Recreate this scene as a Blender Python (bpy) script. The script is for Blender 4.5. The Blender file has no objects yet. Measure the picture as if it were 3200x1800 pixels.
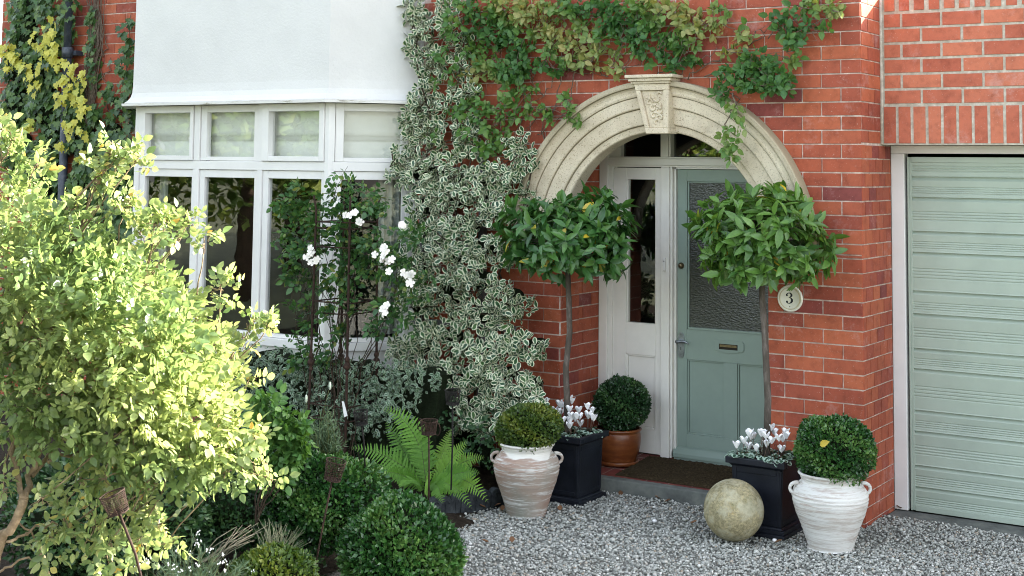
import bpy, math, random
import numpy as np
from math import sin, cos, pi, radians, sqrt, atan2
from mathutils import Vector, Matrix

random.seed(7)
RNG = np.random.default_rng(11)
SC = bpy.context.scene
COL = SC.collection

# ------------------------------------------------------------------ camera, sky, sun, exposure
cam_p = {'loc': [2.72635, -7.9926, 2.03101], 'yaw': -0.572287385, 'pitch': 0.0826203337, 'roll': 0.0111149019, 'f': 4398.02474, 'cx': 1600.0, 'cy': 156.077242}
cd = bpy.data.cameras.new('camera'); cam = bpy.data.objects.new('camera', cd); COL.objects.link(cam); SC.camera = cam
_y, _p, _r = cam_p['yaw'], cam_p['pitch'], cam_p['roll']
_F = Vector((sin(_y)*cos(_p), cos(_y)*cos(_p), sin(_p))); _R = Vector((cos(_y), -sin(_y), 0)); _U = _R.cross(_F)
_R2 = _R*cos(_r)+_U*sin(_r); _U2 = -_R*sin(_r)+_U*cos(_r)
mw = Matrix((( _R2.x, _U2.x, -_F.x, cam_p['loc'][0]), (_R2.y, _U2.y, -_F.y, cam_p['loc'][1]), (_R2.z, _U2.z, -_F.z, cam_p['loc'][2]), (0, 0, 0, 1)))
cam.matrix_world = mw
cd.sensor_width = 36; cd.lens = cam_p['f']/3200*36; cd.shift_x = 0; cd.shift_y = (cam_p['cy']-900)/3200
cd.clip_start = 0.05; cd.clip_end = 500

SUN = Vector((0.8, 1.0, 0.566)).normalized()
w = bpy.data.worlds.new('World'); SC.world = w; w.use_nodes = True
nt = w.node_tree; nt.nodes.clear()
sky = nt.nodes.new('ShaderNodeTexSky'); sky.sky_type = 'NISHITA'; sky.sun_disc = False
sky.sun_elevation = math.asin(SUN.z); sky.sun_rotation = atan2(SUN.x, SUN.y)
sky.air_density = 1.0; sky.dust_density = 3.0; sky.ozone_density = 0.6
bg = nt.nodes.new('ShaderNodeBackground'); bg.inputs[1].default_value = 0.15
wo = nt.nodes.new('ShaderNodeOutputWorld')
hs = nt.nodes.new('ShaderNodeHueSaturation'); hs.inputs['Saturation'].default_value = 0.45; nt.links.new(sky.outputs[0], hs.inputs['Color']); nt.links.new(hs.outputs[0], bg.inputs[0]); nt.links.new(bg.outputs[0], wo.inputs[0])
sl = bpy.data.lights.new('sun', 'SUN'); sl.energy = 5.0; sl.angle = radians(0.5); sl.color = (1.0, 0.93, 0.80)
so = bpy.data.objects.new('sun', sl); COL.objects.link(so); so.rotation_euler = SUN.to_track_quat('Z', 'Y').to_euler()
so.location = (6, 8, 9)
SC.view_settings.view_transform = 'Standard'; SC.view_settings.look = 'None'; SC.view_settings.gamma = 1
SC.view_settings.exposure = 2.65
SC.cycles.max_bounces = 8; SC.cycles.transparent_max_bounces = 12; SC.cycles.diffuse_bounces = 4
SC.cycles.use_denoising = True; SC.cycles.filter_width = 1.0

# ------------------------------------------------------------------ materials
def lk(nt, a, b): nt.links.new(a, b)
def newmat(name):
    m = bpy.data.materials.new(name); m.use_nodes = True; nt = m.node_tree; nt.nodes.clear()
    o = nt.nodes.new('ShaderNodeOutputMaterial'); b = nt.nodes.new('ShaderNodeBsdfPrincipled'); lk(nt, b.outputs[0], o.inputs[0])
    return m, nt, b, o
def noise(nt, scale, detail=4, rough=.6, vec=None, stretch=None):
    t = nt.nodes.new('ShaderNodeTexNoise'); t.inputs['Scale'].default_value = scale; t.inputs['Detail'].default_value = detail; t.inputs['Roughness'].default_value = rough
    c = nt.nodes.new('ShaderNodeTexCoord')
    if stretch:
        mp = nt.nodes.new('ShaderNodeMapping'); mp.inputs['Scale'].default_value = stretch
        lk(nt, c.outputs['Object'], mp.inputs[0]); lk(nt, mp.outputs[0], t.inputs[0])
    else: lk(nt, c.outputs['Object'], t.inputs[0])
    return t
def ramp(nt, src, stops):
    r = nt.nodes.new('ShaderNodeValToRGB'); e = r.color_ramp.elements
    while len(e) < len(stops): e.new(0.5)
    for q, (p, c) in zip(e, stops):
        q.position = p; q.color = (c, c, c, 1) if isinstance(c, (int, float)) else (*c, 1)
    lk(nt, src, r.inputs[0]); return r
def mix(nt, a, b, fac, mode='MIX'):
    m = nt.nodes.new('ShaderNodeMix'); m.data_type = 'RGBA'; m.blend_type = mode
    for i, v in ((6, a), (7, b), (0, fac)):
        if hasattr(v, 'is_output') or hasattr(v, 'links'): lk(nt, v, m.inputs[i])
        elif isinstance(v, (int, float)): m.inputs[i].default_value = v if i == 0 else (v, v, v, 1)
        else: m.inputs[i].default_value = (*v, 1)
    return m.outputs[2]
def bump(nt, src, b, strength=.3, dist=.01):
    n = nt.nodes.new('ShaderNodeBump'); n.inputs['Strength'].default_value = strength; n.inputs['Distance'].default_value = dist
    lk(nt, src, n.inputs['Height']); lk(nt, n.outputs[0], b.inputs['Normal']); return n
def pm(name, base, var=.12, scale=8, rough=.6, bmp=.15, bscale=60, spec=.4, metal=0, tint=None, dist=.004, stretch=None):
    m, nt, b, o = newmat(name)
    n = noise(nt, scale, 6, .65, stretch=stretch); d = tuple(c*(1-var) for c in base); l = tuple(min(1, c*(1+var)) for c in base)
    st = [(.3, d), (.5, base), (.72, tint or l)]
    lk(nt, ramp(nt, n.outputs[0], st).outputs[0], b.inputs['Base Color'])
    b.inputs['Roughness'].default_value = rough; b.inputs['Specular IOR Level'].default_value = spec; b.inputs['Metallic'].default_value = metal
    if bmp: bump(nt, noise(nt, bscale, 5, .7).outputs[0], b, bmp, dist)
    return m
def attr(nt, name):
    a = nt.nodes.new('ShaderNodeAttribute'); a.attribute_name = name; s = nt.nodes.new('ShaderNodeSeparateColor'); lk(nt, a.outputs['Color'], s.inputs[0])
    return a, s

def brick_mat(name, cols, stain=.5):
    m, nt, b, o = newmat(name); a, s = attr(nt, 'br')
    c = ramp(nt, s.outputs[0], cols).outputs[0]
    n1 = noise(nt, 14, 8, .75); c = mix(nt, c, ramp(nt, n1.outputs[0], [(.3, (.55, .5, .5)), (.5, (1, 1, 1)), (.75, (1.25, 1.2, 1.15))]).outputs[0], .75, 'MULTIPLY')
    n3 = noise(nt, 2.2, 4, .6); c = mix(nt, c, ramp(nt, n3.outputs[0], [(.35, (.7, .66, .66)), (.6, (1.1, 1.1, 1.1))]).outputs[0], stain, 'MULTIPLY')
    n2 = noise(nt, 110, 3, .6); c = mix(nt, c, (.62, .48, .42), ramp(nt, n2.outputs[0], [(.66, 0.), (.74, .55)]).outputs[0])
    n4 = noise(nt, 3.3, 6, .8); c = mix(nt, c, (.60, .44, .42), ramp(nt, n4.outputs[0], [(.56, 0.), (.76, .45)]).outputs[0]); n5 = noise(nt, 6, 8, .85); c = mix(nt, c, (.10, .035, .03), ramp(nt, n5.outputs[0], [(.58, 0.), (.74, .5)]).outputs[0])
    lk(nt, c, b.inputs['Base Color']); b.inputs['Roughness'].default_value = .78; b.inputs['Specular IOR Level'].default_value = .3
    bump(nt, noise(nt, 160, 6, .7).outputs[0], b, .35, .002)
    return m
BR = brick_mat('red_brick', [(0, (.19, .05, .045)), (.03, (.24, .055, .045)), (.07, (.29, .068, .042)), (.5, (.36, .087, .043)), (.8, (.41, .112, .054)), (1, (.31, .075, .043))])
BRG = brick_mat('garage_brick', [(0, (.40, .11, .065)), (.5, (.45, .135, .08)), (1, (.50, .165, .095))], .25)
MORT = pm('mortar', (.50, .40, .35), .4, 18, .9, .5, 120, .2, tint=(.80, .72, .66))
MORTG = pm('garage_mortar', (.46, .42, .35), .3, 30, .9, .5, 90, .2, tint=(.62, .6, .53))

def stone_mat():
    m, nt, b, o = newmat('arch_stone')
    n = noise(nt, 3, 8, .7); c = ramp(nt, n.outputs[0], [(.3, (.45, .375, .27)), (.5, (.60, .52, .395)), (.75, (.70, .63, .50))]).outputs[0]
    n2 = noise(nt, 120, 3, .6); c = mix(nt, c, (.20, .15, .09), ramp(nt, n2.outputs[0], [(.56, 0.), (.68, .75)]).outputs[0]); n7 = noise(nt, 9, 6, .8); c = mix(nt, c, (.30, .27, .21), ramp(nt, n7.outputs[0], [(.55, 0.), (.72, .55)]).outputs[0])
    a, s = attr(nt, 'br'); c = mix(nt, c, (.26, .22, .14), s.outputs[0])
    lk(nt, c, b.inputs['Base Color']); b.inputs['Roughness'].default_value = .85; b.inputs['Specular IOR Level'].default_value = .25
    bump(nt, noise(nt, 90, 6, .7).outputs[0], b, .4, .003); return m
STONE = stone_mat()
WHITE = pm('white_gloss_paint', (.74, .73, .715), .05, 5, .38, .12, 30, .5, dist=.003)
CREAM = pm('cream_white_paint', (.78, .76, .71), .05, 5, .4, .12, 30, .5, dist=.003)
RENDER = pm('white_render', (.645, .64, .625), .05, 2.4, .85, .8, 45, .25, dist=.004)
PEEL = pm('peeling_paint', (.72, .72, .72), .1, 3, .5, .3, 40, .4, tint=(.76, .75, .72))
def peel():
    m, nt, b, o = newmat('weathered_white_wood')
    n = noise(nt, 5, 8, .8, stretch=(1, 1, 9)); c = ramp(nt, n.outputs[0], [(.36, (.16, .15, .14)), (.42, (.50, .47, .40)), (.47, (.72, .71, .69))]).outputs[0]
    lk(nt, c, b.inputs['Base Color']); b.inputs['Roughness'].default_value = .5; bump(nt, n.outputs[0], b, .5, .004); return m
PEEL = peel()
SAGE = pm('sage_green_paint', (.235, .305, .265), .06, 6, .38, .1, 60, .5, dist=.002)
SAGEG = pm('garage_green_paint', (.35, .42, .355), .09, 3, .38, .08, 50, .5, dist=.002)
CONC = pm('concrete', (.13, .14, .13), .4, 7, .9, .6, 80, .3, tint=(.20, .21, .185))
TILE = pm('red_quarry_tile', (.17, .04, .035), .3, 6, .5, .2, 40, .4, tint=(.22, .07, .05))
MATC = pm('coir', (.050, .036, .020), .5, 70, .98, 1.0, 260, .1, tint=(.095, .07, .04), dist=.01)
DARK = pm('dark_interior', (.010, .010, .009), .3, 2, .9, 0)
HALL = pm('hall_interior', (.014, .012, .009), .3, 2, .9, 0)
PLAST = pm('grey_plaster', (.10, .11, .12), .3, 5, .8, .3, 40, .3)
BLACKP = pm('black_planter', (.007, .009, .015), .4, 8, .45, .25, 60, .3, tint=(.014, .017, .025))
SOIL = pm('soil', (.028, .021, .015), .5, 30, .95, 1.0, 60, .1, tint=(.05, .038, .026), dist=.02)
STEEL = pm('aged_steel', (.30, .33, .36), .3, 30, .32, .1, 50, .5, metal=.9)
BRASS = pm('worn_brass', (.20, .155, .09), .3, 30, .35, .1, 50, .5, metal=.9)
RUST = pm('rusted_iron', (.030, .016, .011), .5, 60, .85, .6, 150, .3, tint=(.065, .032, .020))
IRON = pm('dark_iron', (.012, .011, .010), .5, 60, .8, .6, 150, .3)
PIPE = pm('downpipe_paint', (.045, .055, .075), .3, 20, .45, .2, 60, .45, tint=(.11, .12, .14))
BARK = pm('bark', (.13, .10, .075), .4, 40, .9, .8, 70, .2, tint=(.21, .17, .13))
BARKD = pm('dark_bark', (.055, .04, .028), .4, 40, .9, .6, 70, .2, tint=(.10, .075, .05))
BARKP = pm('pale_bark', (.22, .16, .10), .5, 30, .85, .8, 60, .25, tint=(.38, .29, .19))
BAYBARK = pm('bay_bark', (.09, .075, .062), .35, 25, .9, .7, 90, .2, tint=(.21, .18, .16), stretch=(1, 1, .3))
TERRA = pm('glazed_terracotta', (.16, .045, .014), .35, 9, .30, .15, 40, .5, tint=(.24, .08, .022), stretch=(1, 1, 3))
TIMBER = pm('grey_timber', (.14, .14, .14), .3, 20, .9, .5, 60, .2)
CLOTH = pm('pale_blind_cloth', (.74, .75, .69), .06, 5, .9, .1, 200, .1)
CURT = pm('curtain_cloth', (.34, .36, .33), .1, 10, .9, .2, 120, .1)
PETAL = pm('white_petal', (.92, .92, .93), .02, 30, .5, .1, 60, .4)
ROSEP = pm('rose_petal', (.80, .77, .72), .06, 30, .55, .1, 60, .35, tint=(.84, .76, .66))
STEMG = pm('green_stem', (.08, .10, .03), .3, 30, .6, 0)
STEMR = pm('cyclamen_stem', (.12, .07, .05), .3, 30, .6, 0)
SLATEY = pm('edging_stone', (.035, .04, .045), .4, 20, .9, .8, 70, .2, tint=(.07, .08, .085))

def glass_mat(name, tint=(1, 1, 1), rough=0.0, boost=1.0, wob=.05):
    m, nt, b, o = newmat(name); nt.nodes.remove(b)
    t = nt.nodes.new('ShaderNodeBsdfTransparent'); t.inputs[0].default_value = (*tint, 1)
    g = nt.nodes.new('ShaderNodeBsdfGlossy'); g.inputs[0].default_value = (1, 1, 1, 1); g.inputs['Roughness'].default_value = rough
    lw = nt.nodes.new('ShaderNodeFresnel'); lw.inputs[0].default_value = 1.5
    mm = nt.nodes.new('ShaderNodeMath'); mm.operation = 'MULTIPLY'; mm.inputs[1].default_value = boost; mm.use_clamp = True
    ge = nt.nodes.new('ShaderNodeNewGeometry'); fr = nt.nodes.new('ShaderNodeMath'); fr.operation = 'SUBTRACT'; fr.inputs[0].default_value = 1; lk(nt, ge.outputs['Backfacing'], fr.inputs[1])
    m2 = nt.nodes.new('ShaderNodeMath'); m2.operation = 'MULTIPLY'; lk(nt, lw.outputs[0], m2.inputs[0]); lk(nt, fr.outputs[0], m2.inputs[1])
    lk(nt, m2.outputs[0], mm.inputs[0]); mx = nt.nodes.new('ShaderNodeMixShader')
    lk(nt, mm.outputs[0], mx.inputs[0]); lk(nt, t.outputs[0], mx.inputs[1]); lk(nt, g.outputs[0], mx.inputs[2]); lk(nt, mx.outputs[0], o.inputs[0])
    n = noise(nt, 3, 2, .5); bn = nt.nodes.new('ShaderNodeBump'); bn.inputs['Strength'].default_value = wob; bn.inputs['Distance'].default_value = .02
    lk(nt, n.outputs[0], bn.inputs['Height']); lk(nt, bn.outputs[0], g.inputs['Normal']); return m
GLASS = glass_mat('window_glass', (.97, .98, .975), 0.0, 2.6)
def obscured():
    m, nt, b, o = newmat('obscured_glass')
    b.inputs['Base Color'].default_value = (.03, .034, .026, 1); b.inputs['Roughness'].default_value = .24; b.inputs['Specular IOR Level'].default_value = .8
    n = noise(nt, 60, 3, .55, stretch=(.7, 1, 1.9)); bump(nt, n.outputs[0], b, .5, .01); return m
OBS = obscured()

def leaf_mat(name, cols, trans=.35, rough=.42, spec=.45, edge=None, ew=.52, tcol=None, vein=.25, under=None):
    m, nt, b, o = newmat(name); a, s = attr(nt, 'leaf')
    c = ramp(nt, s.outputs[2], cols).outputs[0]
    # midrib: edge coordinate 0 in the middle of the blade
    c = mix(nt, c, (1.35, 1.35, 1.15), ramp(nt, s.outputs[0], [(0, vein), (.22, 0.)]).outputs[0], 'MULTIPLY') if vein else c
    n = noise(nt, 60, 3, .6); c = mix(nt, c, ramp(nt, n.outputs[0], [(.3, (.75, .75, .75)), (.7, (1.2, 1.2, 1.2))]).outputs[0], .6, 'MULTIPLY')
    if edge:
        n2 = noise(nt, 45, 2, .5); ad = nt.nodes.new('ShaderNodeMath'); ad.operation = 'MULTIPLY_ADD'; ad.inputs[1].default_value = .35
        lk(nt, n2.outputs[0], ad.inputs[0]); lk(nt, s.outputs[0], ad.inputs[2])
        c = mix(nt, c, edge, ramp(nt, ad.outputs[0], [(ew+.12, 0.), (ew+.2, 1.)]).outputs[0])
    lk(nt, c, b.inputs['Base Color']); b.inputs['Roughness'].default_value = rough; b.inputs['Specular IOR Level'].default_value = spec
    if trans:
        t = nt.nodes.new('ShaderNodeBsdfTranslucent'); mx = nt.nodes.new('ShaderNodeMixShader'); mx.inputs[0].default_value = trans
        lk(nt, mix(nt, c, tcol or (1.6, 1.5, .6), 1.0, 'MULTIPLY'), t.inputs[0]); lk(nt, b.outputs[0], mx.inputs[1]); lk(nt, t.outputs[0], mx.inputs[2]); lk(nt, mx.outputs[0], o.inputs[0])
    return m
L_ROSE = leaf_mat('shrub_leaf', [(0, (.09, .155, .055)), (.5, (.17, .235, .09)), (.9, (.255, .315, .135)), (.975, (.27, .30, .11)), (1, (.45, .30, .07))], .46, .36, .6, tcol=(2.15, 1.9, 1.55))
L_ROSED = leaf_mat('rose_leaf', [(0, (.03, .09, .032)), (.6, (.055, .14, .042)), (.9, (.10, .20, .05)), (1, (.22, .24, .07))], .25, .4, .45)
L_VAR = leaf_mat('variegated_leaf', [(0, (.018, .065, .028)), (.6, (.032, .10, .036)), (1, (.07, .15, .045))], .12, .38, .45, edge=(.66, .68, .50), ew=.60, tcol=(1.2, 1.2, .9), vein=0)
L_VARD = leaf_mat('hedge_leaf', [(0, (.02, .065, .03)), (1, (.05, .12, .05))], .12, .4, .45, edge=(.32, .40, .30), ew=.58, vein=0)
L_CREEP = leaf_mat('creeper_leaf', [(0, (.05, .14, .04)), (.4, (.10, .21, .045)), (.75, (.21, .28, .09)), (1, (.36, .33, .13))], .3, .45, .4)
L_IVY = leaf_mat('ivy_leaf', [(0, (.03, .075, .025)), (.6, (.06, .13, .035)), (1, (.13, .20, .05))], .15, .4, .45, vein=.6)
L_IVYY = leaf_mat('yellow_ivy_leaf', [(0, (.44, .44, .07)), (.6, (.62, .58, .12)), (1, (.50, .54, .13))], .3, .5, .35, vein=.1)
L_BAY = leaf_mat('bay_leaf', [(0, (.028, .095, .026)), (.6, (.06, .16, .036)), (.985, (.075, .17, .035)), (.993, (.45, .34, .03)), (1, (.5, .38, .03))], .2, .33, .5, vein=.35)
L_BAYR = leaf_mat('bright_bay_leaf', [(0, (.045, .12, .026)), (.6, (.10, .21, .04)), (.988, (.12, .24, .05)), (.994, (.5, .36, .03)), (1, (.55, .4, .03))], .25, .33, .5, vein=.35)
L_BOX = leaf_mat('box_leaf', [(0, (.016, .065, .016)), (.5, (.042, .13, .026)), (1, (.13, .24, .06))], .15, .30, .6, vein=0)
L_BOXY = leaf_mat('yellow_box_leaf', [(0, (.04, .085, .018)), (.5, (.085, .14, .022)), (1, (.19, .22, .035))], .2, .4, .45, vein=0)
L_BOXD = leaf_mat('dark_box_leaf', [(0, (.014, .045, .016)), (.6, (.028, .08, .024)), (1, (.07, .14, .04))], .1, .36, .5, vein=0)
L_FERN = leaf_mat('fern_leaf', [(0, (.085, .21, .03)), (.6, (.14, .30, .042)), (1, (.21, .37, .055))], .35, .5, .3, vein=.2)
L_CYC = leaf_mat('cyclamen_leaf', [(0, (.015, .05, .03)), (1, (.04, .10, .055))], .1, .4, .4, edge=(.34, .46, .38), ew=.48, vein=0)
L_LAV = leaf_mat('lavender_leaf', [(0, (.08, .14, .08)), (1, (.20, .28, .17))], .15, .6, .2, vein=0)
L_DARK = leaf_mat('groundcover_leaf', [(0, (.022, .065, .025)), (1, (.06, .13, .045))], .12, .45, .4, vein=0)
L_TREE = leaf_mat('tree_leaf', [(0, (.05, .10, .02)), (.6, (.10, .17, .03)), (1, (.20, .24, .05))], .35, .5, .3, vein=0)
L_DEAD = leaf_mat('dead_leaf', [(0, (.12, .06, .03)), (1, (.24, .13, .07))], .1, .7, .2, vein=.2)
CORE = pm('dark_core', (.012, .018, .008), .4, 30, .95, .8, 60, .1, dist=.02)  # near-black colour for solid cores, standing for shade between the leaves

def urn_mat(name, white, cols):
    m, nt, b, o = newmat(name)
    n1 = noise(nt, 4.5, 8, .75, stretch=(1, 1, 13)); n2 = noise(nt, 2.2, 4, .6)
    c = ramp(nt, n2.outputs[0], cols).outputs[0]
    k = ramp(nt, n1.outputs[0], [(white, 0.), (white+.12, 1.)]).outputs[0]
    c = mix(nt, c, (.66, .655, .63), k)
    n3 = noise(nt, 10, 8, .8, stretch=(1, 1, 9)); c = mix(nt, c, (.16, .12, .10), ramp(nt, n3.outputs[0], [(.60, 0.), (.70, .65)]).outputs[0])
    a, s = attr(nt, 'br'); c = mix(nt, c, (.70, .68, .63), s.outputs[0])
    lk(nt, c, b.inputs['Base Color']); b.inputs['Roughness'].default_value = .8; b.inputs['Specular IOR Level'].default_value = .25
    bump(nt, noise(nt, 6, 6, .8, stretch=(.6, .6, 14)).outputs[0], b, .6, .006); return m
URN1 = urn_mat('weathered_pink_terracotta', .50, [(.35, (.34, .22, .17)), (.5, (.36, .29, .24)), (.65, (.28, .28, .24))])
URN2 = urn_mat('limewashed_terracotta', .40, [(.35, (.42, .34, .30)), (.6, (.5, .46, .42))])
def ball_mat():
    m, nt, b, o = newmat('lichen_stone')
    n = noise(nt, 4, 8, .7); c = ramp(nt, n.outputs[0], [(.3, (.15, .135, .075)), (.45, (.24, .215, .13)), (.6, (.33, .29, .175)), (.72, (.34, .22, .08)), (.8, (.34, .31, .2))]).outputs[0]
    n2 = noise(nt, 70, 6, .8); c = mix(nt, c, ramp(nt, n2.outputs[0], [(.34, (.6, .6, .56)), (.5, (1, 1, 1)), (.64, (1.55, 1.5, 1.4))]).outputs[0], 1.0, 'MULTIPLY')
    n5 = noise(nt, 11, 5, .7); c = mix(nt, c, (.42, .40, .29), ramp(nt, n5.outputs[0], [(.46, 0.), (.60, .8)]).outputs[0]); n6 = noise(nt, 7, 4, .6); c = mix(nt, c, (.09, .10, .035), ramp(nt, n6.outputs[0], [(.56, 0.), (.70, .6)]).outputs[0])
    lk(nt, c, b.inputs['Base Color']); b.inputs['Roughness'].default_value = .9; b.inputs['Specular IOR Level'].default_value = .2
    bump(nt, n2.outputs[0], b, .5, .006); return m
BALL = ball_mat()
def gravel_mat():
    m, nt, b, o = newmat('grey_gravel'); a, s = attr(nt, 'br')
    c = ramp(nt, s.outputs[0], [(0, (.20, .205, .185)), (.25, (.29, .30, .275)), (.6, (.38, .39, .36)), (.86, (.50, .505, .465)), (.92, (.33, .27, .20)), (.96, (.58, .58, .54)), (1, (.68, .68, .65))]).outputs[0]
    n = noise(nt, 90, 3, .6); c = mix(nt, c, ramp(nt, n.outputs[0], [(.3, (.75, .75, .75)), (.7, (1.2, 1.2, 1.2))]).outputs[0], .7, 'MULTIPLY')
    lk(nt, c, b.inputs['Base Color']); b.inputs['Roughness'].default_value = .75; b.inputs['Specular IOR Level'].default_value = .35; return m
GRAV = gravel_mat()
GRAVB = pm('gravel_bed', (.20, .20, .18), .4, 60, .95, 1.0, 120, .2, dist=.01)

# ------------------------------------------------------------------ mesh helpers
def tag(o, label=None, cat=None, group=None, kind=None):
    if label: o['label'] = label
    if cat: o['category'] = cat
    if group: o['group'] = group
    if kind: o['kind'] = kind
    return o
def empty(name, loc, label=None, cat=None, group=None, rz=0):
    o = bpy.data.objects.new(name, None); COL.objects.link(o); o.location = loc; o.rotation_euler = (0, 0, rz); o.empty_display_size = .1
    return tag(o, label, cat, group)
class MB:
    def __init__(s): s.v = []; s.f = []; s.m = []; s.c = []; s.sm = []
    def add(s, vs, fs, mi=0, col=(0, 0, 0), smooth=False):
        b = len(s.v); s.v += [tuple(p) for p in vs]; s.f += [tuple(i+b for i in f) for f in fs]; s.m += [mi]*len(fs)
        s.sm += [smooth]*len(fs); s.c += [col]*len(vs) if not isinstance(col, list) else col
    def box(s, x0, x1, y0, y1, z0, z1, mi=0, col=(0, 0, 0), tf=None):
        vs = [(x, y, z) for z in (z0, z1) for y in (y0, y1) for x in (x0, x1)]
        if tf: vs = [tf(*p) for p in vs]
        s.add(vs, [(0, 2, 3, 1), (4, 5, 7, 6), (0, 1, 5, 4), (2, 6, 7, 3), (0, 4, 6, 2), (1, 3, 7, 5)], mi, col)
    def frustum(s, hx0, hy0, hx1, hy1, z0, z1, cx=0, cy=0, mi=0):
        vs = [(cx+a*hx0, cy+b*hy0, z0) for b in (-1, 1) for a in (-1, 1)]+[(cx+a*hx1, cy+b*hy1, z1) for b in (-1, 1) for a in (-1, 1)]
        s.add(vs, [(0, 2, 3, 1), (4, 5, 7, 6), (0, 1, 5, 4), (2, 6, 7, 3), (0, 4, 6, 2), (1, 3, 7, 5)], mi)
    def tube(s, pts, rad, n=8, mi=0, caps=True, col=(0, 0, 0)):
        pts = [Vector(p) for p in pts]; k = len(pts); rad = rad if isinstance(rad, (list, tuple)) else [rad]*k
        vs = []; up = None
        for i, p in enumerate(pts):
            t = (pts[min(i+1, k-1)]-pts[max(i-1, 0)]).normalized()
            if up is None: up = t.orthogonal().normalized()
            up = (up-t*up.dot(t)); up = up.normalized() if up.length > 1e-6 else t.orthogonal().normalized()
            sd = t.cross(up)
            vs += [p+(up*cos(2*pi*j/n)+sd*sin(2*pi*j/n))*rad[i] for j in range(n)]
        fs = [(i*n+j, i*n+(j+1) % n, (i+1)*n+(j+1) % n, (i+1)*n+j) for i in range(k-1) for j in range(n)]
        if caps: fs += [tuple(range(n-1, -1, -1)), tuple(range((k-1)*n, k*n))]
        s.add(vs, fs, mi, col, True)
    def lathe(s, prof, c=(0, 0, 0), n=48, mi=0, cols=None, wob=0):
        vs = []; cc = []
        for i, (r, z) in enumerate(prof):
            for j in range(n):
                a = 2*pi*j/n; rr = r*(1+wob*sin(3*a+z*9)+wob*.6*sin(5*a-z*17))
                vs.append((c[0]+rr*cos(a), c[1]+rr*sin(a), c[2]+z)); cc.append((cols(a, z), 0, 0) if cols else (0, 0, 0))
        fs = [(i*n+j, i*n+(j+1) % n, (i+1)*n+(j+1) % n, (i+1)*n+j) for i in range(len(prof)-1) for j in range(n)]
        s.add(vs, fs, mi, cc, True)
    def poly(s, pts, y0, y1, mi=0, tf=None):          # XZ outline extruded in Y
        n = len(pts); vs = [(x, y0, z) for x, z in pts]+[(x, y1, z) for x, z in pts]
        if tf: vs = [tf(*p) for p in vs]
        s.add(vs, [tuple(range(n)), tuple(range(2*n-1, n-1, -1))]+[(i, i+n, (i+1) % n+n, (i+1) % n) for i in range(n)], mi)
    def build(s, name, mats, parent=None, bevel=0, seg=2, loc=None):
        me = bpy.data.meshes.new(name); me.from_pydata(s.v, [], s.f); mats = mats if isinstance(mats, (list, tuple)) else [mats]
        for m in mats: me.materials.append(m)
        me.polygons.foreach_set('material_index', s.m); me.polygons.foreach_set('use_smooth', s.sm)
        if any(c != (0, 0, 0) for c in s.c):
            a = me.color_attributes.new('br', 'FLOAT_COLOR', 'POINT'); a.data.foreach_set('color', np.array([(*c, 1) for c in s.c], np.float32).ravel())
        me.update(); o = bpy.data.objects.new(name, me); COL.objects.link(o)
        if parent: o.parent = parent
        if loc: o.location = loc
        if bevel:
            b = o.modifiers.new('bevel', 'BEVEL'); b.width = bevel; b.segments = seg; b.limit_method = 'ANGLE'; b.angle_limit = radians(40)
        return o

# leaf templates: rows (v, halfwidth, z) ; returns verts (x,y,z), faces, attr (edge, v)
def tmpl(rows, fold=.25, curl=.15, cols=3):
    V = [(0, 0, 0)]; A = [(1, 0)]; Fc = []
    for v, h in rows:
        z = -curl*v*v
        V += [(-h, v, z+fold*h), (0, v, z), (h, v, z+fold*h)]; A += [(1, v), (0, v), (1, v)]
    V.append((0, 1, -curl)); A.append((1, 1)); n = len(rows); T = len(V)-1
    Fc += [(0, 2, 1), (0, 3, 2)]
    for i in range(n-1):
        b = 1+3*i; Fc += [(b, b+1, b+4, b+3), (b+1, b+2, b+5, b+4)]
    b = 1+3*(n-1); Fc += [(b, b+1, T), (b+1, b+2, T)]
    return np.array(V, float), Fc, np.array(A, float)
T_OV = tmpl([(.22, .25), (.5, .31), (.8, .17)])
T_OVD = tmpl([(.22, .25), (.5, .31), (.8, .17)], .12, .12)
T_VAR = tmpl([(.22, .17), (.58, .31), (.86, .22)], .22, .12)
T_BAY = tmpl([(.2, .15), (.5, .20), (.8, .12)], .35, .22)
T_LIN = (np.array([(-.04, 0, 0), (.04, 0, 0), (.05, .5, .02), (-.05, .5, .02), (0, 1, -.05)], float), [(0, 1, 2, 3), (3, 2, 4)], np.array([(.3, 0), (.3, 0), (.3, .5), (.3, .5), (.5, 1)], float))
T_KITE = (np.array([(0, 0, 0), (-.3, .5, .08), (.3, .5, .08), (0, 1, -.04), (0, .5, 0)], float), [(0, 4, 1), (0, 2, 4), (1, 4, 3), (4, 2, 3)], np.array([(.8, 0), (1, .5), (1, .5), (.9, 1), (0, .5)], float))
T_TRI = (np.array([(0, 0, 0), (-.3, .55, .1), (.3, .55, .1), (0, 1, 0)], float), [(0, 3, 1), (0, 2, 3)], np.array([(0, 0), (1, .5), (1, .5), (.5, 1)], float))
def ivy_t():
    o = [(0, 0), (-.30, -.10), (-.52, .22), (-.30, .36), (-.36, .62), (-.14, .62), (0, 1), (.14, .62), (.36, .62), (.30, .36), (.52, .22), (.30, -.10)]
    V = [(x, y, .12*abs(x)-.12*y*y) for x, y in o]+[(0, .3, .0)]; n = len(o)
    return np.array(V, float), [(i, (i+1) % n, n) for i in range(n)][::1], np.array([(1, y) for x, y in o]+[(0, .3)], float)
T_IVY = ivy_t()
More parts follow.
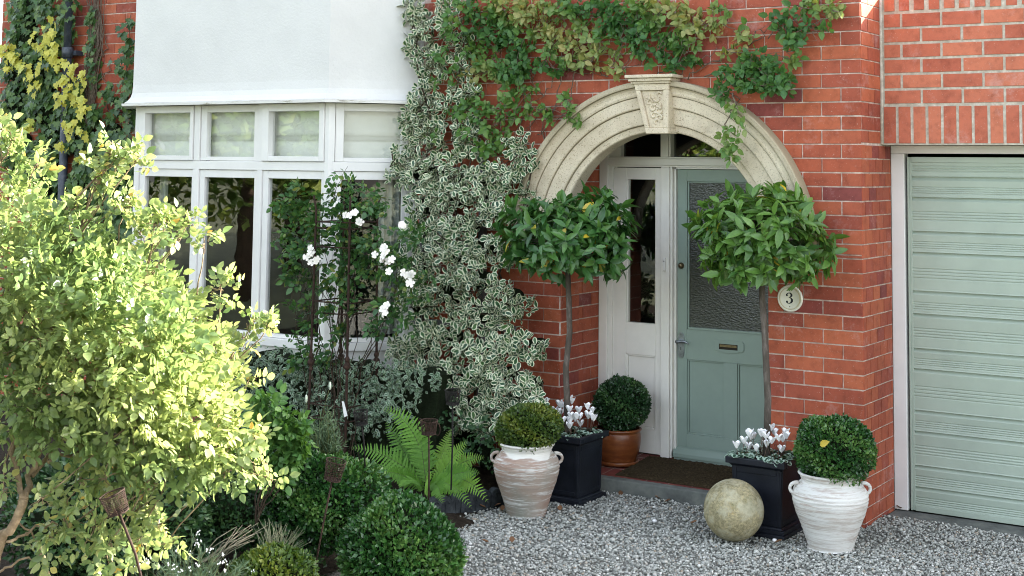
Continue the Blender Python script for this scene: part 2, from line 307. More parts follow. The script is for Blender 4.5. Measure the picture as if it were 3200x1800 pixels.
def pinna_t():
    V = []; A = []; R = 9
    for i in range(R):
        v = i/R; h = .13*(1-v)**.7*(1.0 if i % 2 else .62)+.01; V += [(-h, v, 0), (0, v, .012), (h, v, 0)]; A += [(1, v), (0, v), (1, v)]
    V.append((0, 1, -.05)); A.append((1, 1)); Fc = []
    for i in range(R-1):
        b = 3*i; Fc += [(b, b+1, b+4, b+3), (b+1, b+2, b+5, b+4)]
    b = 3*(R-1); Fc += [(b, b+1, b+3), (b+1, b+2, b+3)]
    return np.array(V, float), Fc, np.array(A, float)
T_PIN = pinna_t(); T_PIN[0][:, 0] *= 1.25

def unit(a): return a/np.maximum(np.linalg.norm(a, axis=-1, keepdims=True), 1e-9)
def leaves(name, P, D, N, S, T, mat, parent=None, rnd=None, wscale=None):
    """P base points, D along-leaf dirs, N leaf normals, S lengths"""
    P = np.asarray(P, float); D = unit(np.asarray(D, float)); N = np.asarray(N, float)
    X = unit(np.cross(D, N)); Z = np.cross(X, D); n = len(P); TV, TF, TA = T; k = len(TV)
    S = np.broadcast_to(S, (n,)).astype(float); W = S if wscale is None else S*wscale
    V = P[:, None, :]+(TV[None, :, 0, None]*W[:, None, None])*X[:, None, :]+(TV[None, :, 1, None]*S[:, None, None])*D[:, None, :]+(TV[None, :, 2, None]*S[:, None, None])*Z[:, None, :]
    V = V.reshape(-1, 3)
    loops = []; tot = []
    for f in TF: loops += list(f); tot.append(len(f))
    L = (np.array(loops)[None, :]+(np.arange(n)*k)[:, None]).ravel(); tot = np.tile(tot, n); st = np.concatenate([[0], np.cumsum(tot)[:-1]])
    me = bpy.data.meshes.new(name); me.vertices.add(len(V)); me.vertices.foreach_set('co', V.astype(np.float32).ravel())
    me.loops.add(len(L)); me.loops.foreach_set('vertex_index', L.astype(np.int32)); me.polygons.add(len(tot))
    me.polygons.foreach_set('loop_start', st.astype(np.int32)); me.polygons.foreach_set('loop_total', tot.astype(np.int32))
    me.polygons.foreach_set('use_smooth', np.ones(len(tot), bool))
    r = RNG.random(n) if rnd is None else np.asarray(rnd)
    C = np.ones((n, k, 4), np.float32); C[:, :, 0] = TA[None, :, 0]; C[:, :, 1] = TA[None, :, 1]; C[:, :, 2] = r[:, None]
    a = me.color_attributes.new('leaf', 'FLOAT_COLOR', 'POINT'); a.data.foreach_set('color', C.ravel())
    me.materials.append(mat); me.update(calc_edges=True); me.validate()
    o = bpy.data.objects.new(name, me); COL.objects.link(o)
    if parent: o.parent = parent
    return o
def rv(n): return unit(RNG.normal(size=(n, 3)))
def lump(U, k=5, amp=.12, seed=0):                       # smooth bumps on a direction field
    g = np.random.default_rng(seed); s = np.zeros(len(U))
    for _ in range(k):
        d = unit(g.normal(size=3)); s += amp*np.sin(g.uniform(2.5, 6.5)*(U@d)+g.uniform(0, 6))/sqrt(k)*1.4
    return 1+s

# ------------------------------------------------------------------ brickwork
def brickwork(mb, u0, u1, v0, v1, org, ud, nd, pu=.239, pv=.0829, vph=.0267, uph=0., odd=.5, t=.0066, depth=.0, prot=.004, ch=.0012, skip=None, corner=(False, False), vert=False):
    org = Vector(org); ud = Vector(ud); nd = Vector(nd); vd = Vector((0, 0, 1))
    k0 = int(math.floor((v0-vph)/pv)); k1 = int(math.ceil((v1-vph)/pv))
    for k in range(k0, k1):
        a0 = max(v0, vph+k*pv); a1 = min(v1, vph+(k+1)*pv)
        if a1-a0 < .012: continue
        off = uph+(odd*pu if k % 2 else 0); i0 = int(math.floor((u0-off)/pu)); i1 = int(math.ceil((u1-off)/pu))
        for i in range(i0, i1):
            b0 = max(u0, off+i*pu); b1 = min(u1, off+(i+1)*pu)
            if b1-b0 < .015: continue
            if skip and skip((b0+b1)/2, (a0+a1)/2, b0, b1, a0, a1): continue
            j = lambda q=.0009: random.uniform(-q, q)
            x0 = b0+(t/2 if not (corner[0] and b0 == u0) else .0005)+j(); x1 = b1-(t/2 if not (corner[1] and b1 == u1) else .0005)+j()
            z0 = a0+t/2+j(); z1 = a1-t/2+j(); p = prot+j(.0007)
            rnd = random.random()
            o = []
            for (x, z, q) in ((x0, z0, 0), (x1, z0, 0), (x1, z1, 0), (x0, z1, 0)): o.append(org+ud*x+vd*z-nd*.004)
            for (x, z) in ((x0+ch, z0+ch), (x1-ch, z0+ch), (x1-ch, z1-ch), (x0+ch, z1-ch)): o.append(org+ud*x+vd*z+nd*(p+j(.0005)))
            mb.add(o, [(4, 5, 6, 7), (0, 1, 5, 4), (1, 2, 6, 5), (2, 3, 7, 6), (3, 0, 4, 7)], 0, (rnd, random.random(), 0))
def plane(mb, pts, mi): mb.add(pts, [(0, 1, 2, 3)], mi)

AX, AZ, AR = -1.30, 1.54, .72            # arch centre, springing, inner radius
TOPZ = 4.6
house = empty('brick_house', (-3.9, .3, 0), 'red brick house front with white bay window and stone arched doorway', 'house')
hloc = Vector(house.location)
def H(o):                                  # parent to the house keeping world coordinates
    o.parent = house; o.location = o.location-hloc; return o
mb = MB()
def skipf(u, v, b0, b1, a0, a1):
    if -6.02 < u < -3.20 and v < 5: return True                      # behind the bay
    r = math.hypot(u-AX, v-AZ)
    if v > AZ-.03 and r < .90: return True
    return False
brickwork(mb, -7.80, -2.0205, .0, AZ-.0, (0, 0, 0), (1, 0, 0), (0, -1, 0), skip=skipf, corner=(False, True))
brickwork(mb, -.5795, 0, .0, AZ-.0, (0, 0, 0), (1, 0, 0), (0, -1, 0), skip=skipf, corner=(True, True))
brickwork(mb, -7.80, 0, AZ+.0001, TOPZ, (0, 0, 0), (1, 0, 0), (0, -1, 0), skip=skipf, corner=(False, True))
# return of the right-hand pier and left reveal of the porch
brickwork(mb, .0005, .525, 0, 2.19, (0, 0, 0), (0, 1, 0), (1, 0, 0), pu=.125, uph=-.005, odd=.45, corner=(True, False))
brickwork(mb, .0005, .352, 2.1901, TOPZ, (0, 0, 0), (0, 1, 0), (1, 0, 0), pu=.23, uph=-.11, odd=.5, corner=(True, False))
brickwork(mb, .0005, .124, AZ, AZ+.0001, (-2.0205, 0, 0), (0, 1, 0), (1, 0, 0))
brickwork(mb, .126, .231, AZ, 2.44, (-2.0205, 0, 0), (0, 1, 0), (1, 0, 0), pu=.239, uph=-.12)
brickwork(mb, .0005, .231, .09, AZ, (-2.0205, 0, 0), (0, 1, 0), (1, 0, 0), pu=.239, uph=-.12, corner=(True, True))
brickwork(mb, .234, .528, .10, 2.44, (-2.028, 0, 0), (0, 1, 0), (1, 0, 0), pu=.239, uph=.05, corner=(True, False))
# mortar faces
y = .0015
def mq(x0, x1, z0, z1, yy=y): plane(mb, [(x0, yy, z0), (x1, yy, z0), (x1, yy, z1), (x0, yy, z1)], 1)
mq(-7.8, -6.02, 0, AZ); mq(-3.202, -2.0215, 0, AZ); mq(-.5785, -.0015, 0, AZ)
xs = [AX-.92+i*1.84/40 for i in range(41)]
for a, b in zip(xs[:-1], xs[1:]):
    f_ = lambda x: AZ+sqrt(max(0, .88**2-(x-AX)**2)) if abs(x-AX) < .88 else AZ
    plane(mb, [(a, y, f_(a)), (b, y, f_(b)), (b, y, TOPZ), (a, y, TOPZ)], 1)
mq(-7.8, -6.02, AZ, TOPZ); mq(-3.202, xs[0], AZ, TOPZ); mq(-6.0199, -3.2021, 2.62, TOPZ); mq(xs[-1], -.0015, AZ, TOPZ)
plane(mb, [(-.0015, y, 0), (-.0015, .60, 0), (-.0015, .60, TOPZ), (-.0015, y, TOPZ)], 1)
plane(mb, [(-2.0215, y, 0), (-2.0215, .232, 0), (-2.0215, .232, AZ+.2), (-2.0215, y, AZ)], 1)
plane(mb, [(-2.0215, .126, AZ), (-2.0215, .232, AZ), (-2.0215, .232, 2.44), (-2.0215, .126, 2.44)], 1)
plane(mb, [(-2.029, .233, 0), (-2.029, .60, 0), (-2.029, .60, 2.44), (-2.029, .233, 2.44)], 1)
plane(mb, [(-.5785, y, 0), (-.5785, .60, 0), (-.5785, .60, AZ), (-.5785, y, AZ)], 1)
plane(mb, [(-.5785, .126, AZ), (-.5785, .60, AZ), (-.5785, .60, 2.44), (-.5785, .126, 2.44)], 1)
plane(mb, [(-7.8, y, 0), (-7.8, 5, 0), (-7.8, 5, TOPZ), (-7.8, y, TOPZ)], 1)
# body of the house behind and above the brick face
mb.box(-7.798, -.003, .004, 5.0, TOPZ, 6.6, 2)
mb.box(-7.798, -6.03, .01, 5.0, 0.0, TOPZ-.001, 2)
mb.box(-3.15, -2.06, .01, 5.0, 0.0, TOPZ-.001, 2)
mb.box(-.56, -.003, .01, 5.0, 0.0, TOPZ-.001, 2)
mb.box(-6.029, -3.151, 2.6, 5.0, 0.0, TOPZ-.001, 2)
mb.box(-2.059, -.561, 2.6, 5.0, 0.0, TOPZ-.001, 2)
mb.box(-2.059, -.561, .56, 2.59, 2.62, TOPZ-.001, 2)
H(mb.build('wall', [BR, MORT, pm('plain_brick', (.36, .085, .045), .2, 10, .9)]))

# dark ceiling and back of the arch inside the porch
mb = MB(); plane(mb, [(-2.03, .12, 2.44), (-.57, .12, 2.44), (-.57, .60, 2.44), (-2.03, .60, 2.44)], 0)
N = 40; vs = []
for i in range(N+1):
    t_ = pi*i/N; r2 = 1.02; vs += [(AX+.735*cos(t_), .126, AZ+.735*sin(t_)), (AX+r2*cos(t_), .126, AZ+r2*sin(t_))]
mb.add(vs, [(2*i, 2*i+1, 2*i+3, 2*i+2) for i in range(N)], 0)
H(mb.build('porch_ceiling', PLAST))

# moulded stone arch: profile swept round the opening
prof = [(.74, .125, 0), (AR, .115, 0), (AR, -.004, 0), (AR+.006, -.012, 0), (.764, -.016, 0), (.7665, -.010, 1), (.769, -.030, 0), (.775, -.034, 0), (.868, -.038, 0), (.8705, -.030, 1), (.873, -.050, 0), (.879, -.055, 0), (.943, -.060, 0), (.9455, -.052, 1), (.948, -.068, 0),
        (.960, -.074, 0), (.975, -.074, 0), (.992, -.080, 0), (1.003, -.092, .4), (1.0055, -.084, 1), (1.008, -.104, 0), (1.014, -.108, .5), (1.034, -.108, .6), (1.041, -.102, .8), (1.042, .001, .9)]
mb = MB(); vs = []; cc = []; fs = []; K = len(prof); th = [('s', -.06)]+[('a', pi*i/96) for i in range(97)]+[('e', -.06)]
for kind, t_ in th:
    for r, yy, d in prof:
        if kind == 's': vs.append((AX+r, yy, AZ+t_))
        elif kind == 'e': vs.append((AX-r, yy, AZ+t_))
        else: vs.append((AX+r*cos(t_), yy, AZ+r*sin(t_)))
        cc.append((d, 0, 0))
for i in range(len(th)-1): fs += [(i*K+j, (i+1)*K+j, (i+1)*K+j+1, i*K+j+1) for j in range(K-1)]
fs += [tuple(range(K)), tuple(range((len(th)-1)*K, len(th)*K))]
mb.add(vs, fs, 0, cc)
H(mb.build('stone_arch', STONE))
# keystone
mb = MB()
def taper(x0t, x1t, x0b, x1b, zb, zt, y0, y1, m=0): mb.poly([(x0b, zb), (x1b, zb), (x1t, zt), (x0t, zt)], y0, y1, m)
mb.poly([(-1.345, 2.245), (-1.188, 2.245), (-1.188, 2.28), (-1.352, 2.28)], -.118, .02)      # sill of the panel
mb.poly([(-1.352, 2.2801), (-1.322, 2.2801), (-1.385, 2.5159), (-1.418, 2.5159)], -.118, .02)
mb.poly([(-1.222, 2.2801), (-1.188, 2.2801), (-1.186, 2.5159), (-1.224, 2.5159)], -.118, .02)
mb.poly([(-1.418, 2.516), (-1.186, 2.516), (-1.186, 2.558), (-1.430, 2.558)], -.118, .02)
mb.poly([(-1.3215, 2.2805), (-1.2225, 2.2805), (-1.2245, 2.5155), (-1.3845, 2.5155)], -.102, .02)
mb.box(-1.447, -1.176, -.130, .02, 2.5585, 2.573)
mb.box(-1.458, -1.160, -.145, .02, 2.5732, 2.593)
mb.box(-1.475, -1.140, -.160, .02, 2.5934, 2.614)
ks = H(mb.build('keystone', STONE, bevel=.004))
mb = MB()
def scroll(cx, cz, r, a0, a1, rr=.007, n=14):
    mb.tube([(cx+r*(1-.55*i/n)*cos(a0+(a1-a0)*i/n), -.103, cz+r*(1-.55*i/n)*sin(a0+(a1-a0)*i/n)) for i in range(n+1)], [rr*(.5+.7*sin(pi*(i+1)/(n+2))) for i in range(n+1)], 6)
for (cx, cz, r, a0, a1) in ((-1.275, 2.315, .022, 0, 4.5), (-1.25, 2.345, .02, 3, -1.6), (-1.295, 2.36, .02, 1, 6), (-1.262, 2.39, .024, 0, -4.5), (-1.30, 2.405, .02, 2, 7), (-1.262, 2.43, .022, 3, 8),
                            (-1.325, 2.44, .022, 0, 5), (-1.28, 2.465, .026, 1, -4), (-1.335, 2.485, .02, 3, 7.5), (-1.26, 2.49, .018, 0, 4)): scroll(cx, cz, r, a0, a1)
for (cx, cz) in ((-1.272, 2.335), (-1.285, 2.378), (-1.29, 2.425), (-1.30, 2.47), (-1.25, 2.405), (-1.325, 2.465)):
    mb.lathe([(.0005, -.012), (.009, -.007), (.012, 0), (.009, .007), (.0005, .012)], (cx, -.102, cz), 10)
c_ = mb.build('carving', STONE, ks)

# doorstep and porch floor (falls slightly towards the drive)
mb = MB()
vs = [(-2.015, -.004, .092), (-.585, -.004, .092), (-.585, .56, .134), (-2.015, .56, .134), (-2.015, -.004, .02), (-.585, -.004, .02), (-.585, .56, .02), (-2.015, .56, .02)]
mb.add(vs, [(0, 1, 2, 3), (4, 7, 6, 5), (0, 4, 5, 1), (1, 5, 6, 2), (2, 6, 7, 3), (3, 7, 4, 0)], 0)
for i in range(1, 9):                     # tile joints
    x = -2.015+i*.155; mb.box(x-.0015, x+.0015, 0.0, .555, .05, .0925, 1, tf=lambda x, y, z: (x, y, z+(.0425*y/.56 if z > .08 else 0)))
for i in range(1, 4):
    yy = i*.15; mb.box(-2.012, -.588, yy-.0015, yy+.0015, .05, .0927, 1, tf=lambda x, y, z: (x, y, z+(.0425*y/.56 if z > .08 else 0)))
H(mb.build('porch_floor', [TILE, MORTG]))
mb = MB()
vs = [(-2.06, -.075, .088), (-.54, -.075, .088), (-.54, -.005, .0915), (-2.06, -.005, .0915), (-2.06, -.085, -.08), (-.54, -.085, -.08), (-.54, -.005, -.08), (-2.06, -.005, -.08)]
mb.add(vs, [(0, 1, 2, 3), (4, 7, 6, 5), (0, 4, 5, 1), (1, 5, 6, 2), (2, 6, 7, 3), (3, 7, 4, 0)], 0)
H(mb.build('doorstep', CONC, bevel=.008))

# ------------------------------------------------------------------ porch screen and door
DY = .529
def fb(m, x0, x1, z0, z1, y0, y1, mi=0, tf=None): m.box(x0, x1, y0, y1, z0, z1, mi, tf=tf)
def frame(m, x0, x1, z0, z1, wl, wr, wb, wt, y0, y1, tf=None):
    fb(m, x0, x0+wl, z0, z1, y0, y1, tf=tf); fb(m, x1-wr, x1, z0, z1, y0, y1, tf=tf)
    fb(m, x0+wl, x1-wr, z0, z0+wb, y0+.0004, y1, tf=tf); fb(m, x0+wl, x1-wr, z1-wt, z1, y0+.0004, y1, tf=tf)
mb = MB()
fb(mb, -2.020, -1.955, .133, 2.44, DY-.028, DY+.06)                 # left jamb, proud
fb(mb, -1.9548, -1.925, .14, 2.038, DY-.010, DY+.06)
fb(mb, -1.553, -1.4900, .133, 2.037, DY-.022, DY+.06)                # post between sidelight and door
fb(mb, -1.4898, -1.476, .135, 2.037, DY-.010, DY+.05)
fb(mb, -1.4758, -1.462, .18, 2.030, DY-.030, DY+.05)
fb(mb, -1.4618, -1.452, .18, 2.028, DY-.006, DY+.05)
fb(mb, -1.4518, -1.442, .18, 2.026, DY-.018, DY+.05)
fb(mb, -.680, -.648, .135, 2.037, DY-.018, DY+.06)                   # right jamb
fb(mb, -.6478, -.585, .133, 2.44, DY-.028, DY+.06)
fb(mb, -1.9545, -.648, 2.0375, 2.050, DY-.012, DY+.06)               # transom, three steps
fb(mb, -1.9545, -.648, 2.0502, 2.096, DY-.030, DY+.06)
fb(mb, -1.9545, -.648, 2.0962, 2.107, DY-.018, DY+.06)
fb(mb, -1.4418, -.6802, 2.0268, 2.0373, DY-.018, DY+.06)
fb(mb, -1.556, -1.500, 2.1072, 2.44, DY-.022, DY+.06)                # mullion over the transom
fb(mb, -1.4998, -1.487, 2.1072, 2.44, DY-.010, DY+.05)
fb(mb, -1.9545, -1.868, 2.1072, 2.44, DY-.006, DY+.05)
doorframe = H(mb.build('door_frame', CREAM, bevel=.003))
mb = MB()
fb(mb, -1.865, -1.558, 2.112, 2.43, DY+.035, DY+.039); fb(mb, -1.485, -.66, 2.112, 2.43, DY+.035, DY+.039)
o = mb.build('fanlight_pane', GLASS, doorframe)
# sidelight
mb = MB()
X0, X1 = -1.9245, -1.5535
fb(mb, X0, -1.826, .142, 2.032, DY+.002, DY+.05); fb(mb, -1.603, X1, .142, 2.032, DY+.002, DY+.05)
fb(mb, -1.8258, -1.6032, 1.953, 2.032, DY+.0025, DY+.05); fb(mb, -1.8258, -1.6032, .782, .992, DY+.0025, DY+.05); fb(mb, -1.8258, -1.6032, .142, .300, DY+.0025, DY+.05)
for a in ((-1.8256, -1.814, .3, .782), (-1.6145, -1.6034, .3, .782)): fb(mb, a[0], a[1], a[2], a[3], DY+.010, DY+.05)
fb(mb, -1.8138, -1.6147, .770, .7818, DY+.010, DY+.05); fb(mb, -1.8138, -1.6147, .3002, .312, DY+.010, DY+.05)
fb(mb, -1.8136, -1.6149, .3122, .7698, DY+.022, DY+.04)
for a in ((-1.8256, -1.817, .9922, 1.9528), (-1.6118, -1.6034, .9922, 1.9528)): fb(mb, a[0], a[1], a[2], a[3], DY+.012, DY+.05)
side = mb.build('sidelight', CREAM, doorframe, bevel=.0025)
mb = MB(); fb(mb, -1.8168, -1.612, .993, 1.952, DY+.03, DY+.034); mb.build('sidelight_pane', GLASS, doorframe)
# door leaf
door_o = H(empty('front_door', (0, 0, 0))); door_o.location = -hloc
mb = MB(); D0, D1 = -1.4410, -.6830
y0 = DY+.004
fb(mb, D0, -1.372, .215, 2.025, y0, y0+.045); fb(mb, -.752, D1, .215, 2.025, y0, y0+.045)
fb(mb, -1.3718, -.7522, 1.945, 2.025, y0+.0005, y0+.045); fb(mb, -1.3718, -.7522, .782, .978, y0+.0005, y0+.045); fb(mb, -1.3718, -.7522, .215, .300, y0+.0005, y0+.045)
fb(mb, -1.108, -1.016, .3002, .7818, y0+.0008, y0+.045)
for (a, b) in ((-1.3716, -1.1082), (-1.0158, -.7524)):
    fb(mb, a, a+.010, .3003, .7817, y0+.009, y0+.04); fb(mb, b-.010, b, .3003, .7817, y0+.009, y0+.04)
    fb(mb, a+.0102, b-.0102, .7715, .7817, y0+.009, y0+.04); fb(mb, a+.0102, b-.0102, .3003, .3103, y0+.009, y0+.04)
    fb(mb, a+.0104, b-.0104, .3105, .7713, y0+.019, y0+.035)
fb(mb, -1.3716, -1.360, .9782, 1.9448, y0+.010, y0+.04); fb(mb, -.7640, -.7524, .9782, 1.9448, y0+.010, y0+.04)
fb(mb, -1.3598, -.7642, .9782, .992, y0-.006, y0+.04); fb(mb, -1.3598, -.7642, 1.936, 1.9448, y0+.010, y0+.04)
# weather bar along the foot and painted sill
vs = []
for x in (-1.456, -.675): vs += [(x, y0-.0005, .2148), (x, y0-.018, .205), (x, y0-.040, .175), (x, y0-.040, .150), (x, y0+.03, .150), (x, y0+.03, .2148)]
mb.add(vs, [tuple(range(5, -1, -1)), tuple(range(6, 12))]+[(i, (i+1) % 6, (i+1) % 6+6, i+6) for i in range(6)], 0)
fb(mb, -1.452, -.66, .1335, .1495, y0-.03, y0+.05)
o = mb.build('door_leaf', SAGE, door_o, bevel=.002)
mb = MB(); fb(mb, -1.3596, -.7644, .9922, 1.9358, y0+.020, y0+.024); mb.build('glass_panel', OBS, door_o)
# letter plate: stepped outline
mb = MB()
L = [(-1.178, .915), (-1.168, .925), (-.978, .925), (-.966, .913), (-.966, .868), (-.978, .856), (-1.0, .856), (-1.010, .849), (-1.03, .849), (-1.04, .843), (-1.10, .843), (-1.108, .849), (-1.132, .849), (-1.142, .856), (-1.166, .856), (-1.178, .868)]
S_ = [(-1.139, .899), (-1.009, .899), (-1.009, .869), (-1.139, .869)]
oc = [(-1.072+(x+1.072)*1, z) for x, z in L][::-1]
mb.poly([(x, z) for x, z in oc], y0-.007, y0+.002)
lp = mb.build('letter_plate', SAGE, door_o, bevel=.0015)
mb = MB(); mb.box(-1.139, -1.009, y0-.0082, y0-.0072, .866, .901); mb.box(-1.133, -1.015, y0-.0105, y0-.0083, .882, .8965, 1); mb.build('letter_flap', [pm('slot_dark', (.02, .015, .01), .2, 20, .8), BRASS], door_o)
# lever handle
mb = MB()
mb.poly([(-1.412, .957), (-1.397, .945), (-1.390, .925), (-1.390, .82), (-1.394, .80), (-1.402, .79), (-1.412, .785), (-1.422, .79), (-1.430, .80), (-1.434, .82), (-1.434, .925), (-1.427, .945)][::-1], y0-.007, y0)
mb.box(-1.4145, -1.4095, y0-.0078, y0-.0072, .838, .858, 1)
mb.tube([(-1.425, y0-.007, .898), (-1.425, y0-.045, .898)], .009, 10)
mb.tube([(-1.428, y0-.045, .898), (-1.410, y0-.050, .894), (-1.385, y0-.052, .898), (-1.36, y0-.050, .900), (-1.345, y0-.048, .893), (-1.336, y0-.046, .885)], [.011, .010, .0065, .0075, .006, .004], 10)
for z in (.94, .80): mb.lathe([(.0005, -.004), (.004, -.003), (.0045, 0)], (-1.412, y0-.007, z), 8)
mb.build('lever_handle', [STEEL, DARK], door_o, bevel=.001)
mb = MB()
mb.lathe([(.0005, -.022), (.010, -.022), (.014, -.018), (.0135, -.010), (.020, -.006), (.021, 0), (.0005, 0)], (0, 0, 0), 24)
k = mb.build('latch_cylinder', BRASS, door_o); k.data.transform(Matrix.Rotation(radians(-90), 4, 'X')); k.location = (-1.413, y0, 1.389)
# door bell
bell = MB(); bell.box(-1.531, -1.512, DY-.034, DY-.0222, 1.352, 1.436)
b_ = H(bell.build('door_bell', WHITE, bevel=.003))
mb = MB(); mb.tube([(-1.5215, DY-.034, 1.415), (-1.5215, DY-.037, 1.415)], .0042, 12); q = mb.build('bell_button', pm('button_grey', (.12, .13, .15), .1, 20, .4), b_)
# hall behind the door
mb = MB()
def room(m, x0, x1, y0, y1, z0, z1, mi=0):
    for q in ([(x0, y1, z0), (x1, y1, z0), (x1, y1, z1), (x0, y1, z1)], [(x0, y0, z0), (x0, y1, z0), (x0, y1, z1), (x0, y0, z1)], [(x1, y0, z0), (x1, y1, z0), (x1, y1, z1), (x1, y0, z1)],
              [(x0, y0, z0), (x1, y0, z0), (x1, y1, z0), (x0, y1, z0)], [(x0, y0, z1), (x1, y0, z1), (x1, y1, z1), (x0, y1, z1)]): m.add(q, [(0, 1, 2, 3)], mi)
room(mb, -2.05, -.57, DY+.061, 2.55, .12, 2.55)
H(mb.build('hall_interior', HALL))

# ------------------------------------------------------------------ bay window
B = .4426; XC = -3.6435; XL = -5.575
bay = H(empty('bay_window', (0, 0, 0))); bay.location = -hloc
s2 = sqrt(.5)
def tR(s, d, z): return (XC+s*s2-d*s2, -B+s*s2+d*s2, z)      # right splay: s along, d inward
def tL(s, d, z): return (XL-s*s2+d*s2, -B+s*s2+d*s2, z)
def tF(s, d, z): return (s, -B+d, z)
SP = B/s2
ZB, ZS, ZT = .82, 2.035, 2.46
def bayrun(tf, s0, s1, tag_, blinds=True, lights=None, cur=None):
    """lights: list of (sash left, sash right, glass left, glass right, opening casement)"""
    m = MB()
    fb(m, s0, s1, .60, .752, .010, .07, tf=tf)                        # apron
    fb(m, s0-.0, s1+.0, .7525, ZB-.012, -.020, .09, tf=tf)             # sill
    fb(m, s0, s1, 1.985, 2.048, .002, .075, tf=tf)                    # transom
    edges = [s0]+[v for l in lights for v in (l[0], l[1])]+[s1]
    for a, b in zip(edges[0::2], edges[1::2]):
        if b-a > .005:
            fb(m, a, b, ZB-.0118, 1.9848, .000, .075, tf=tf); fb(m, a, b, 2.0482, ZT, .000, .075, tf=tf)
    fr = m.build('window_frame', WHITE, bay, bevel=.003)
    for (a, b, ga, gb, op) in lights:
        m = MB(); dd = -.012 if op else .012
        frame(m, a+.003, b-.003, 2.051, ZT-.002, ga-a-.003, b-gb-.003, .028 if not op else .034, .052, dd, .06, tf=tf)
        m.build('top_sash', WHITE, fr, bevel=.0025)
        m = MB(); frame(m, a+.002, b-.002, ZB-.010, 1.983, ga-a-.012, b-gb-.012, .026, .056, .014, .06, tf=tf)
        m.build('lower_sash', WHITE, fr, bevel=.0025)
        m = MB(); fb(m, ga-.01, gb+.01, 2.07, ZT-.045, .036, .040, tf=tf); m.build('top_pane', GLASS, fr)
        m = MB(); fb(m, ga-.012, gb+.012, ZB+.006, 1.935, .036, .040, tf=tf); m.build('lower_pane', GLASS, fr)
        m = MB()                                                     # roman blind, drawn up behind the top light
        zz = [2.44, 2.40, 2.33, 2.27, 2.235, 2.23, 2.205, 2.2, 2.18, 2.10, 2.03, 1.975, 1.972]
        dv = [.10, .103, .104, .103, .098, .112, .098, .112, .100, .104, .106, .10, .115]
        vs = []; nx = 8
        for i in range(nx+1):
            s = a+.01+(b-a-.02)*i/nx
            vs += [tf(s, d+.004*sin(i*1.7+z*9), z) for d, z in zip(dv, zz)]
        k = len(zz); m.add(vs, [(i*k+j, (i+1)*k+j, (i+1)*k+j+1, i*k+j+1) for i in range(nx) for j in range(k-1)], 0, (0, 0, 0), True)
        m.build('roman_blind', CLOTH, fr)
    return fr
bayrun(tF, XL, XC, 'f', lights=[(-5.530, -4.946, -5.461, -4.981, True), (-4.889, -4.305, -4.829, -4.354, False), (-4.262, -3.679, -4.198, -3.725, True)])
bayrun(tR, 0, .632, 'r', lights=[(.043, .545, .105, .508, False)])
bayrun(tL, 0, .632, 'l', lights=[(.043, .545, .105, .508, False)])
# corner posts fill the wedge between the runs
for sx, x0 in ((1, XC), (-1, XL)):
    mb = MB(); pts = [(x0, -B-.001), (x0+sx*.020, -B+.019), (x0+sx*-.03, -B+.08), (x0-sx*.035, -B-.001)]
    vs = [(x, y, .6) for x, y in pts]+[(x, y, ZT) for x, y in pts]
    mb.add(vs, [(0, 1, 2, 3), (7, 6, 5, 4)]+[(i, (i+1) % 4, (i+1) % 4+4, i+4) for i in range(4)])
    mb.build('corner_post', WHITE, bay, bevel=.002)
# rendered upper storey of the bay with its bell-cast foot
def bayline(o, z, xe=0):                  # outline of the bay offset outwards by o
    k = o*math.tan(pi/8)
    return [(XL-k-(B+o)-.02+o*0-.0, .02, z), (XL-k, -B-o, z), (XC+k, -B-o, z), (XC+k+(B+o)+.02, .02, z)]
mb = MB(); lv = [(.085, 2.478), (.087, 2.484), (.064, 2.50), (.044, 2.525), (.032, 2.56), (.027, 2.62), (.024, 3.2), (.022, 4.55)]
NX = 1
rows = []
for o_, z in lv: rows.append(bayline(o_, z))
vs = [p for r in rows for p in r]
mb.add(vs, [(i*4+j, i*4+j+1, (i+1)*4+j+1, (i+1)*4+j) for i in range(len(rows)-1) for j in range(3)])
mb.add(bayline(.085, 2.4779)[::-1], [(0, 1, 2, 3)]); mb.add(bayline(.022, 4.55), [(0, 1, 2, 3)])
mb.build('rendered_wall', RENDER, bay)
mb = MB(); a = bayline(.106, 2.459); b = bayline(.108, 2.4775); c = bayline(-.02, 2.462); d = bayline(-.02, 2.4775)
vs = a+b+c+d
mb.add(vs, [(j, j+1, j+5, j+4) for j in range(3)]+[(j+8, j, j+1, j+9)[::-1] for j in range(3)]+[(j+4, j+5, j+13, j+12) for j in range(3)])
mb.build('drip_moulding', PEEL, bay)
# base wall under the sill
mb = MB(); lo = bayline(-.03, 0.0); hi = bayline(-.03, .602)
mb.add(lo+hi, [(j, j+1, j+5, j+4) for j in range(3)]); mb.build('base_wall', BR, bay)
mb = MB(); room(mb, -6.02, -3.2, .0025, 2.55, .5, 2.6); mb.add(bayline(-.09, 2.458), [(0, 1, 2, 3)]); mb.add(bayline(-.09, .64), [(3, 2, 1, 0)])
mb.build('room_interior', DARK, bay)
# curtains at the ends of the bay
def curtain(p0, p1, n, name='curtain'):
    m = MB(); vs = []; K = 40
    for i in range(K+1):
        t_ = i/K; x = p0[0]+(p1[0]-p0[0])*t_; yv = p0[1]+(p1[1]-p0[1])*t_; nx = -(p1[1]-p0[1]); ny = p1[0]-p0[0]; l = math.hypot(nx, ny)
        o_ = .022*sin(t_*n*2*pi)
        vs += [(x+nx/l*o_, yv+ny/l*o_, 1.99), (x+nx/l*o_*1.3, yv+ny/l*o_*1.3, .85)]
    m.add(vs, [(2*i, 2*i+2, 2*i+3, 2*i+1) for i in range(K)], 0, (0, 0, 0), True); m.build(name, CURT, bay)
curtain((-3.47, -.10), (-3.28, .09), 5); curtain((-5.93, .02), (-5.66, -.25), 6); curtain((-5.43, -.31), (-5.36, -.29), 1)

